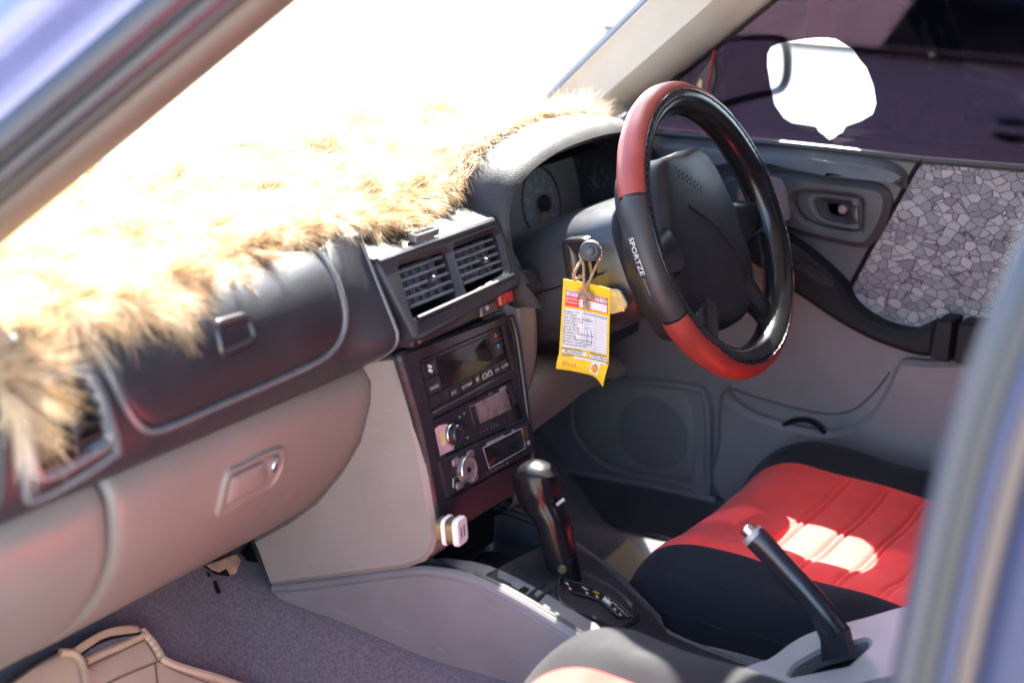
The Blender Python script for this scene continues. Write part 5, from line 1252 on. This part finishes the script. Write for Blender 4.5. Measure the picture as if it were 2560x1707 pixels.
# ------------------------------------------------------------------ seats
def seat(name, label, cx, yf, dz, split, low=0):
    """cushion with padded bolsters and a stitched red centre, backrest and headrest behind"""
    s = thing(name, label, 'car seat', (cx, yf-.3, 0))
    def prof(q):
        """q -1..1 across: lateral offset and height before the front roll"""
        i = abs(q)*59; k = int(min(58, i)); f = i-k; PP = P4 if q < 0 else P3; p = PP[k]*(1-f)+PP[k+1]*f
        return math.copysign(p[0], q), p[1]
    P3 = cr([(p[0], p[1], 0) for p in ((0, .294), (.10, .295), (split, .304), (split+.035, .322), (.215, .320), (.238, .296), (.250, .25), (.252, .19), (.246, .11))], 60)
    P4 = cr([(p[0], p[1], 0) for p in ((0, .294), (.10, .295), (split, .304), (split+.035, .322-.020*low), (.215, .320-.030*low), (.238, .296-.032*low), (.250, .25-.03*low), (.252, .19-.02*low), (.246, .11))], 60)
    qsplit = min(range(60), key=lambda i: abs(P3[i][0]-split))/59
    qneg = min(range(60), key=lambda i: abs(P4[i][0]-split-.032*low))/59
    chan = [yf-.075-.058*k for k in range(9)]
    def pt(q, t):
        x, z = prof(q); y = yf-t
        roll = .125; d = max(0, roll-t)/roll; drop = .15*(1-math.sqrt(max(0, 1-d*d)))
        zz = z+dz-drop-.075*max(0, t-.06)*1.0
        if z < .27: zz = max(.06, z+dz-drop*.5)
        w_ = 1-.07*d*d
        if -qneg < q < qsplit:
            for c in chan:
                zz -= .0042*(math.exp(-((y-c)/.0022)**2)+math.exp(-((y-c-.010)/.0022)**2))
                zz += .002*math.exp(-((y-c-.034)/.02)**2)
            zz += .0015*math.sin(x*40+y*9)
        else: zz += .0022*math.sin(y*38+x*60)*math.exp(-((abs(x)-.2)/.06)**2)+.002*math.sin(y*90+x*17)*(1 if z < .27 else 0)
        return np.array([cx+x*w_, y, zz])
    ts = list(np.linspace(0, .13, 14))+list(np.linspace(.14, .56, 140))
    MB().grid([[pt(q, t) for q in np.linspace(-qneg, qsplit, 26)] for t in ts]).build('seat_centre', M['seatred'], s, smooth=60)
    for sg in (-1, 1):
        o = MB().grid([[pt(sg*q, t) for q in (np.linspace(qsplit if sg > 0 else qneg, 1, 34))] for t in ts]).build('bolster', M['seatblack'], s, smooth=60)
        MB().tube([pt(sg*.74, t)+np.array([0, 0, .001]) for t in ts[::3]], .0012, 5).build('seam', M['seatblack'], o)
    MB().fan([pt(q, 0) for q in np.linspace(-1, 1, 60)]).build('front_face', M['seatblack'], s)
    # backrest well behind, leaning
    F = Frame((cx, yf-.58, .30), (1, 0, 0), (0, -.42, 1))
    b_ = MB().rings(rrect(.48, .62, .09, 0, .27), F, [(0, -.12), (-.01, -.05), (0, .0), (.03, .035), (.07, .04), (('s', .6), .02), (('s', .3), .018)]).build('backrest', M['seatblack'], s)
    MB().rings(rrect(.28, .54, .05, 0, .27), F, [(0, .018), (.004, .026), (('s', .5), .024)]).build('backrest_centre', M['seatred'], s)
    MB().rings(rrect(.26, .18, .06, 0, .70), F, [(0, -.09), (-.01, -.05), (0, 0), (.03, .02), (('s', .5), .025)]).build('headrest', M['seatblack'], s)
    MB().box(Frame((cx, yf-.30, .06), (1, 0, 0), (0, 1, 0)), 0, 0, 0, .40, .46, .12).build('seat_base', M['black'], s)
    return s
seat('driver_seat', 'driver seat with a quilted red centre and black bolsters in patchy sun', .345, -.135, .0, .160, 1)
seat('passenger_seat', 'passenger seat close to the camera, its sunlit bolster filling the bottom edge', -.400, -.200, .012, .130)

# ------------------------------------------------------------------ passenger floor mat with strap opening
matt = thing('floor_mat', 'quilted cream leatherette floor mat under the glovebox with a torn strap opening', 'floor mat', at_floor(300, 1690))
def mp_(px, py, h=.012): p = at_floor(px, py, h); return p
mo_ = [(60, 1760), (150, 1640), (215, 1660), (360, 1580), (382, 1612), (404, 1646), (430, 1655), (478, 1672), (600, 1706), (760, 1760), (900, 1830), (700, 1990), (300, 1990)]
def inside_grid(outline, n, h, bulge=.008):
    out = ccw([np.array(p[:2]) for p in outline]); c = np.mean(out, axis=0); rows = []
    for k, hh in ((1.0, 0), (.97, .6), (.92, .9), (.8, 1), (.6, 1), (.4, 1), (.2, 1)):
        rows.append([at_floor(*(c+(p-c)*k), h+bulge*hh) for p in out])
    mb = MB().grid(rows, closed_v=True); n_ = len(out); mb.add(rows[-1]+[at_floor(*c, h+bulge)], [((i+1) % n_, i, n_) for i in range(n_)]); return mb
o_ = [p[:2] for p in cr([(a, b, 0) for a, b in mo_], 90, closed=True)]
inside_grid(o_, 90, .012).build('main_panel', M['mat'], matt)
fl2 = [(-60, 1790), (60, 1680), (150, 1630), (185, 1634), (206, 1662), (214, 1720), (210, 1800), (100, 1880)]
o2 = [p[:2] for p in cr([(a, b, 0) for a, b in fl2], 60, closed=True)]
inside_grid(o2, 60, .028, .012).build('side_flap', M['mat'], matt)
strap_o = [(180, 1622), (250, 1578), (300, 1563), (340, 1562), (350, 1572), (345, 1580), (300, 1584), (262, 1594), (225, 1612), (200, 1632)]
o3 = [p[:2] for p in cr([(a, b, 0) for a, b in strap_o], 50, closed=True)]
inside_grid(o3, 50, .040, .004).build('strap', M['matpipe'], matt)
slot_ = [(196, 1634), (225, 1612), (262, 1594), (300, 1584), (346, 1580), (340, 1592), (290, 1612), (240, 1638), (214, 1650)]
o4 = [p[:2] for p in cr([(a, b, 0) for a, b in slot_], 50, closed=True)]
inside_grid(o4, 50, .026, .002).build('slot_lining', M['carpet'], matt)
def pipe(pts, h, r, m, nm, n=30, wob=.0): MB().tube([at_floor(p[0], p[1], h+wob*math.sin(i*1.7)) for i, p in enumerate(cr([(a, b, 0) for a, b in pts], n))], r, 8).build(nm, m, matt)
pipe([(196, 1636), (225, 1614), (262, 1596), (300, 1586), (348, 1580)], .030, .0035, M['black'], 'slot_zip')
pipe([(216, 1652), (262, 1630), (310, 1610), (362, 1584)], .024, .0050, M['matpipe'], 'piping', 30, .0007)
pipe([(355, 1576), (385, 1612), (404, 1646)], .022, .0058, M['matpipe'], 'piping', 20, .0007)
pipe([(404, 1646), (430, 1660), (478, 1676), (540, 1694), (620, 1722), (760, 1775)], .022, .0058, M['matpipe'], 'piping', 40, .0007)
pipe([(150, 1630), (185, 1634), (206, 1662), (214, 1720), (212, 1780)], .042, .005, M['matpipe'], 'piping')
pipe([(404, 1650), (330, 1680), (260, 1712), (200, 1745)], .0215, .0012, M['thread'], 'seam')
pipe([(388, 1655), (393, 1700), (396, 1740)], .0215, .0012, M['thread'], 'seam')
pipe([(216, 1668), (290, 1634), (360, 1600)], .0225, .0009, M['thread'], 'seam')
pipe([(396, 1652), (425, 1668), (470, 1688), (600, 1732)], .0215, .0009, M['thread'], 'seam')
pipe([(358, 1590), (378, 1622), (393, 1650)], .0225, .0009, M['thread'], 'seam')
# driver's side: plain mat
dm = MB().grid([[np.array([x, y, floor_z(x, y)+.012+.004*math.sin(x*21)*math.sin(y*17)]) for x in np.linspace(.24, .655, 24)] for y in np.linspace(-.6, .10, 30)]).build('floor_mat', M['mat'])
tag(dm, 'plain tan floor mat beside the driver seat', 'floor mat')
# torn carpet and foam under the dash, dark hole
tc2 = thing('torn_foam', 'torn piece of brown foam and underlay hanging below the glovebox corner', 'foam', at_floor(560, 1420))
def foam(pts, z, m, nm, th=.006):
    P = [at_floor(a, b, z) for a, b in pts]; n_ = nrm(CAM-np.mean(P, axis=0)); Q = [p-n_*th for p in P]
    MB().fan(P).grid([P, Q], closed_v=True).build(nm, m, tc2)
foam([(515, 1412), (545, 1402), (590, 1385), (602, 1400), (590, 1432), (575, 1436), (566, 1420), (548, 1430), (530, 1424)], .028, M['foam'], 'foam_chunk')
foam([(508, 1414), (530, 1410), (560, 1420), (585, 1430), (570, 1440), (540, 1436)], .020, M['black'], 'underlay_shred')
foam([(600, 1380), (626, 1352), (646, 1406), (618, 1402)], .012, M['black'], 'carpet_hole', .002)
foam([(532, 1452), (540, 1450), (552, 1478), (546, 1486), (538, 1476)], .006, M['black'], 'carpet_tear', .002)
foam([(515, 1428), (524, 1432), (528, 1440), (520, 1442)], .006, M['black'], 'carpet_tear', .002)
# ------------------------------------------------------------------ long-haired fur cover on the dashboard
fur = thing('fur_dash_cover', 'shaggy tan fur rug thrown over the dashboard top', 'dash cover', (0, .25, .72))
# front edge of the hide in (x, s) on the dash profile, read from the photograph (fringe hangs further)
edge = [(-.76, .130), (-.72, .145), (-.69, .170), (-.65, .205), (-.60, .212), (-.53, .205), (-.45, .205), (-.38, .210), (-.30, .215), (-.22, .230), (-.16, .225), (-.10, .215), (-.02, .212), (.06, .22), (.12, .235), (.175, .30), (.23, .335), (.32, .35), (.42, .35), (.52, .335), (.57, .27), (.61, .20), (.67, .17)]
ex, es = [e[0] for e in edge], [e[1] for e in edge]
def edge_s(x): return np.interp(x, ex, es)+.008*math.sin(x*41)+.006*math.sin(x*97+1)
def lump(x, s): return .009+.005*math.sin(x*19+s*23)+.005*math.sin(x*43-s*31+2)
hx = np.linspace(-.74, .66, 110); rows = []
for x in hx:
    e = edge_s(x); rows.append([UP(x, e+(SU-.01-e)*q, lump(x, s)*min(1, .25+q*6)) for q, s in [(q, e+(SU-e)*q) for q in np.linspace(0, 1, 36)]])
MB().grid(rows).build('hide', M['hide'], fur)
SEG = 6
def prof_v(x, s, h):
    y = np.interp(s, UP.S, UP.P[:, 0]); z = np.interp(s, UP.S, UP.P[:, 1]); ny = np.interp(s, UP.S, UP.N[:, 0]); nz = np.interp(s, UP.S, UP.N[:, 1])
    return np.stack([x, y+ny*h, z+nz*h], 1)
def lump_v(x, s): return .009+.005*np.sin(x*19+s*23)+.005*np.sin(x*43-s*31+2)
def edge_v(x): return np.interp(x, ex, es)+.008*np.sin(x*41)+.006*np.sin(x*97+1)
def unit(v): return v/(np.linalg.norm(v, axis=1)[:, None]+1e-9)
def strands(n, L, spread, curl, wmin, wmax):
    idx = RNG.integers(len(L), size=n)
    A = np.array([[k.x, k.s, k.l, k.sag, k.t] for k in L])[idx]; D_ = np.array([k.d for k in L])[idx]; C_ = np.array([k.c for k in L])[idx]
    x = A[:, 0]+RNG.normal(size=n)*spread; s = A[:, 1]+RNG.normal(size=n)*spread
    ok = (s > edge_v(x)-.004) & (s < SU-.01) & ~((x > .15) & (x < .575) & (s < .30))
    A, D_, C_, x, s = A[ok], D_[ok], C_[ok], x[ok], s[ok]; k = len(x)
    cur = prof_v(x, s, lump_v(x, s)); d = D_+RNG.normal(size=(k, 3))*.14; d[:, 0] -= (x-A[:, 0])*30; d = unit(d)
    l = A[:, 2]*RNG.uniform(.7, 1.15, k); wd = RNG.uniform(wmin, wmax, k); tone = A[:, 4]+RNG.normal(size=k)*.10
    side = unit(np.cross(d, RNG.normal(size=(k, 3)))); c1 = C_+RNG.normal(size=(k, 3))*curl; c1[:, 2] -= A[:, 3]
    m = (SEG+1)*2; V = np.empty((k, m, 3)); T = np.empty((k, m))
    for j in range(SEG+1):
        f = j/SEG; ww = (wd*(1-f**2*.85))[:, None]
        V[:, 2*j] = cur-side*ww; V[:, 2*j+1] = cur+side*ww; T[:, 2*j] = T[:, 2*j+1] = tone+.18*f
        d = unit(d+c1/SEG); cur = cur+d*(l/SEG)[:, None]
    base = np.arange(k)[:, None, None]*m; q = np.array([[2*j, 2*j+1, 2*j+3, 2*j+2] for j in range(SEG)])[None]
    return V.reshape(-1, 3), (base+q).reshape(-1, 4), T.reshape(-1)
def build_strands(name, V, F, T):
    me = bpy.data.meshes.new(name); me.vertices.add(len(V)); me.vertices.foreach_set('co', V.astype(np.float32).ravel())
    me.loops.add(F.size); me.loops.foreach_set('vertex_index', F.astype(np.int32).ravel())
    me.polygons.add(len(F)); me.polygons.foreach_set('loop_start', np.arange(0, F.size, 4, dtype=np.int32))
    me.update(calc_edges=True); me.validate()
    a = me.attributes.new('tone', 'FLOAT', 'POINT'); a.data.foreach_set('value', np.clip(T, 0, 1).astype(np.float32))
    me.shade_smooth()
    o = bpy.data.objects.new(name, me); COL.objects.link(o); me.materials.append(M['fur']); child(o, fur); o['kind'] = 'stuff'; return o
# clumps: each lock shares a direction and a tone
def clump_field(x, s):
    a = 2.2*math.sin(x*27+s*13)+1.6*math.sin(x*61-s*47+1.3)
    return a
class Lock: pass
def make_locks(n, edge_only):
    L = []
    for i in range(n):
        k = Lock(); x = RNG.uniform(-.745, .655); e = edge_s(x)
        if edge_only: s = e+abs(RNG.normal())*.014
        else: s = e+(SU-.01-e)*RNG.uniform(0, 1)**.8
        k.x, k.s = x, s
        p = UP(x, s, lump(x, s)); q = UP(x, s-.004, lump(x, s)); fw = nrm(q-p)   # down-slope, towards the cabin
        nn = nrm(np.array([0, *(UP(x, s, .01)-UP(x, s, 0))[1:]]))
        a = clump_field(x, s)*.5+RNG.normal()*.7
        tang = fw*math.cos(a)+np.array([1, 0, 0])*math.sin(a)
        left = sstep(.35, .55, -x)*(1-.6*sstep(.60, .66, -x)*(1-sstep(.67, .71, -x)))
        if edge_only:
            tang = fw*1.0+np.array([1, 0, 0])*RNG.normal()*.45
            k.d = nrm(tang+nn*RNG.uniform(.15, .5)); k.l = RNG.uniform(.022, .055)+.030*left; k.sag = RNG.uniform(.6, 1.3)
        else:
            k.d = nrm(tang+nn*RNG.uniform(.10, .5)); k.l = RNG.uniform(.026, .050); k.sag = RNG.uniform(.3, .9)
        k.t = np.clip(RNG.normal(.52, .19), .05, .95); k.c = RNG.normal(size=3)*1.0
        if edge_only: k.t = np.clip(RNG.normal(.36, .2), .02, .9)
        L.append(k)
    return L
build_strands('fur', *strands(120000, make_locks(2600, False), .0070, .45, .00025, .00052))
build_strands('fur_fringe', *strands(42000, make_locks(560, True), .0036, .28, .00025, .00055))
def hood_fur(n):
    k = RNG.uniform(3, N_-4, n); r = RNG.uniform(0, 1, n)**.8
    C_ = np.array(crc); i = k.astype(int); f = (k-i)[:, None]; p = C_[i]*(1-f)+C_[i+1]*f
    lock = (k*3.1).astype(int)*37+(r*6).astype(int)
    p = p+np.stack([np.zeros(n), .028+.11*r, -.002-.030*r**1.5+.006], 1)
    rs = np.random.default_rng(3).normal(size=(4000, 4)); L = rs[lock % 4000]
    d = np.stack([L[:, 0]*.8-.25, -.35+L[:, 1]*.35-.3*(1-r), .22+.25*np.abs(L[:, 2])], 1)+RNG.normal(size=(n, 3))*.12
    low = p[:, 0] < .19; d[low, 0] -= .5
    d = unit(d); l = .030*RNG.uniform(.7, 1.2, n)*(1+.3*np.abs(L[:, 3])); tone = .45+.22*L[:, 3]+RNG.normal(size=n)*.1
    side = unit(np.cross(d, RNG.normal(size=(n, 3)))); c1 = L[:, 1:4]*1.1+RNG.normal(size=(n, 3))*.4; c1[:, 2] -= .8
    m = (SEG+1)*2; V = np.empty((n, m, 3)); T = np.empty((n, m)); cur = p; wd = RNG.uniform(.00025, .00052, n)
    for j in range(SEG+1):
        g_ = j/SEG; ww = (wd*(1-g_**2*.85))[:, None]
        V[:, 2*j] = cur-side*ww; V[:, 2*j+1] = cur+side*ww; T[:, 2*j] = T[:, 2*j+1] = tone+.15*g_
        d = unit(d+c1/SEG); cur = cur+d*(l/SEG)[:, None]
    base = np.arange(n)[:, None, None]*m; q = np.array([[2*j, 2*j+1, 2*j+3, 2*j+2] for j in range(SEG)])[None]
    return V.reshape(-1, 3), (base+q).reshape(-1, 4), T.reshape(-1)
build_strands('fur_over_hood', *hood_fur(22000))
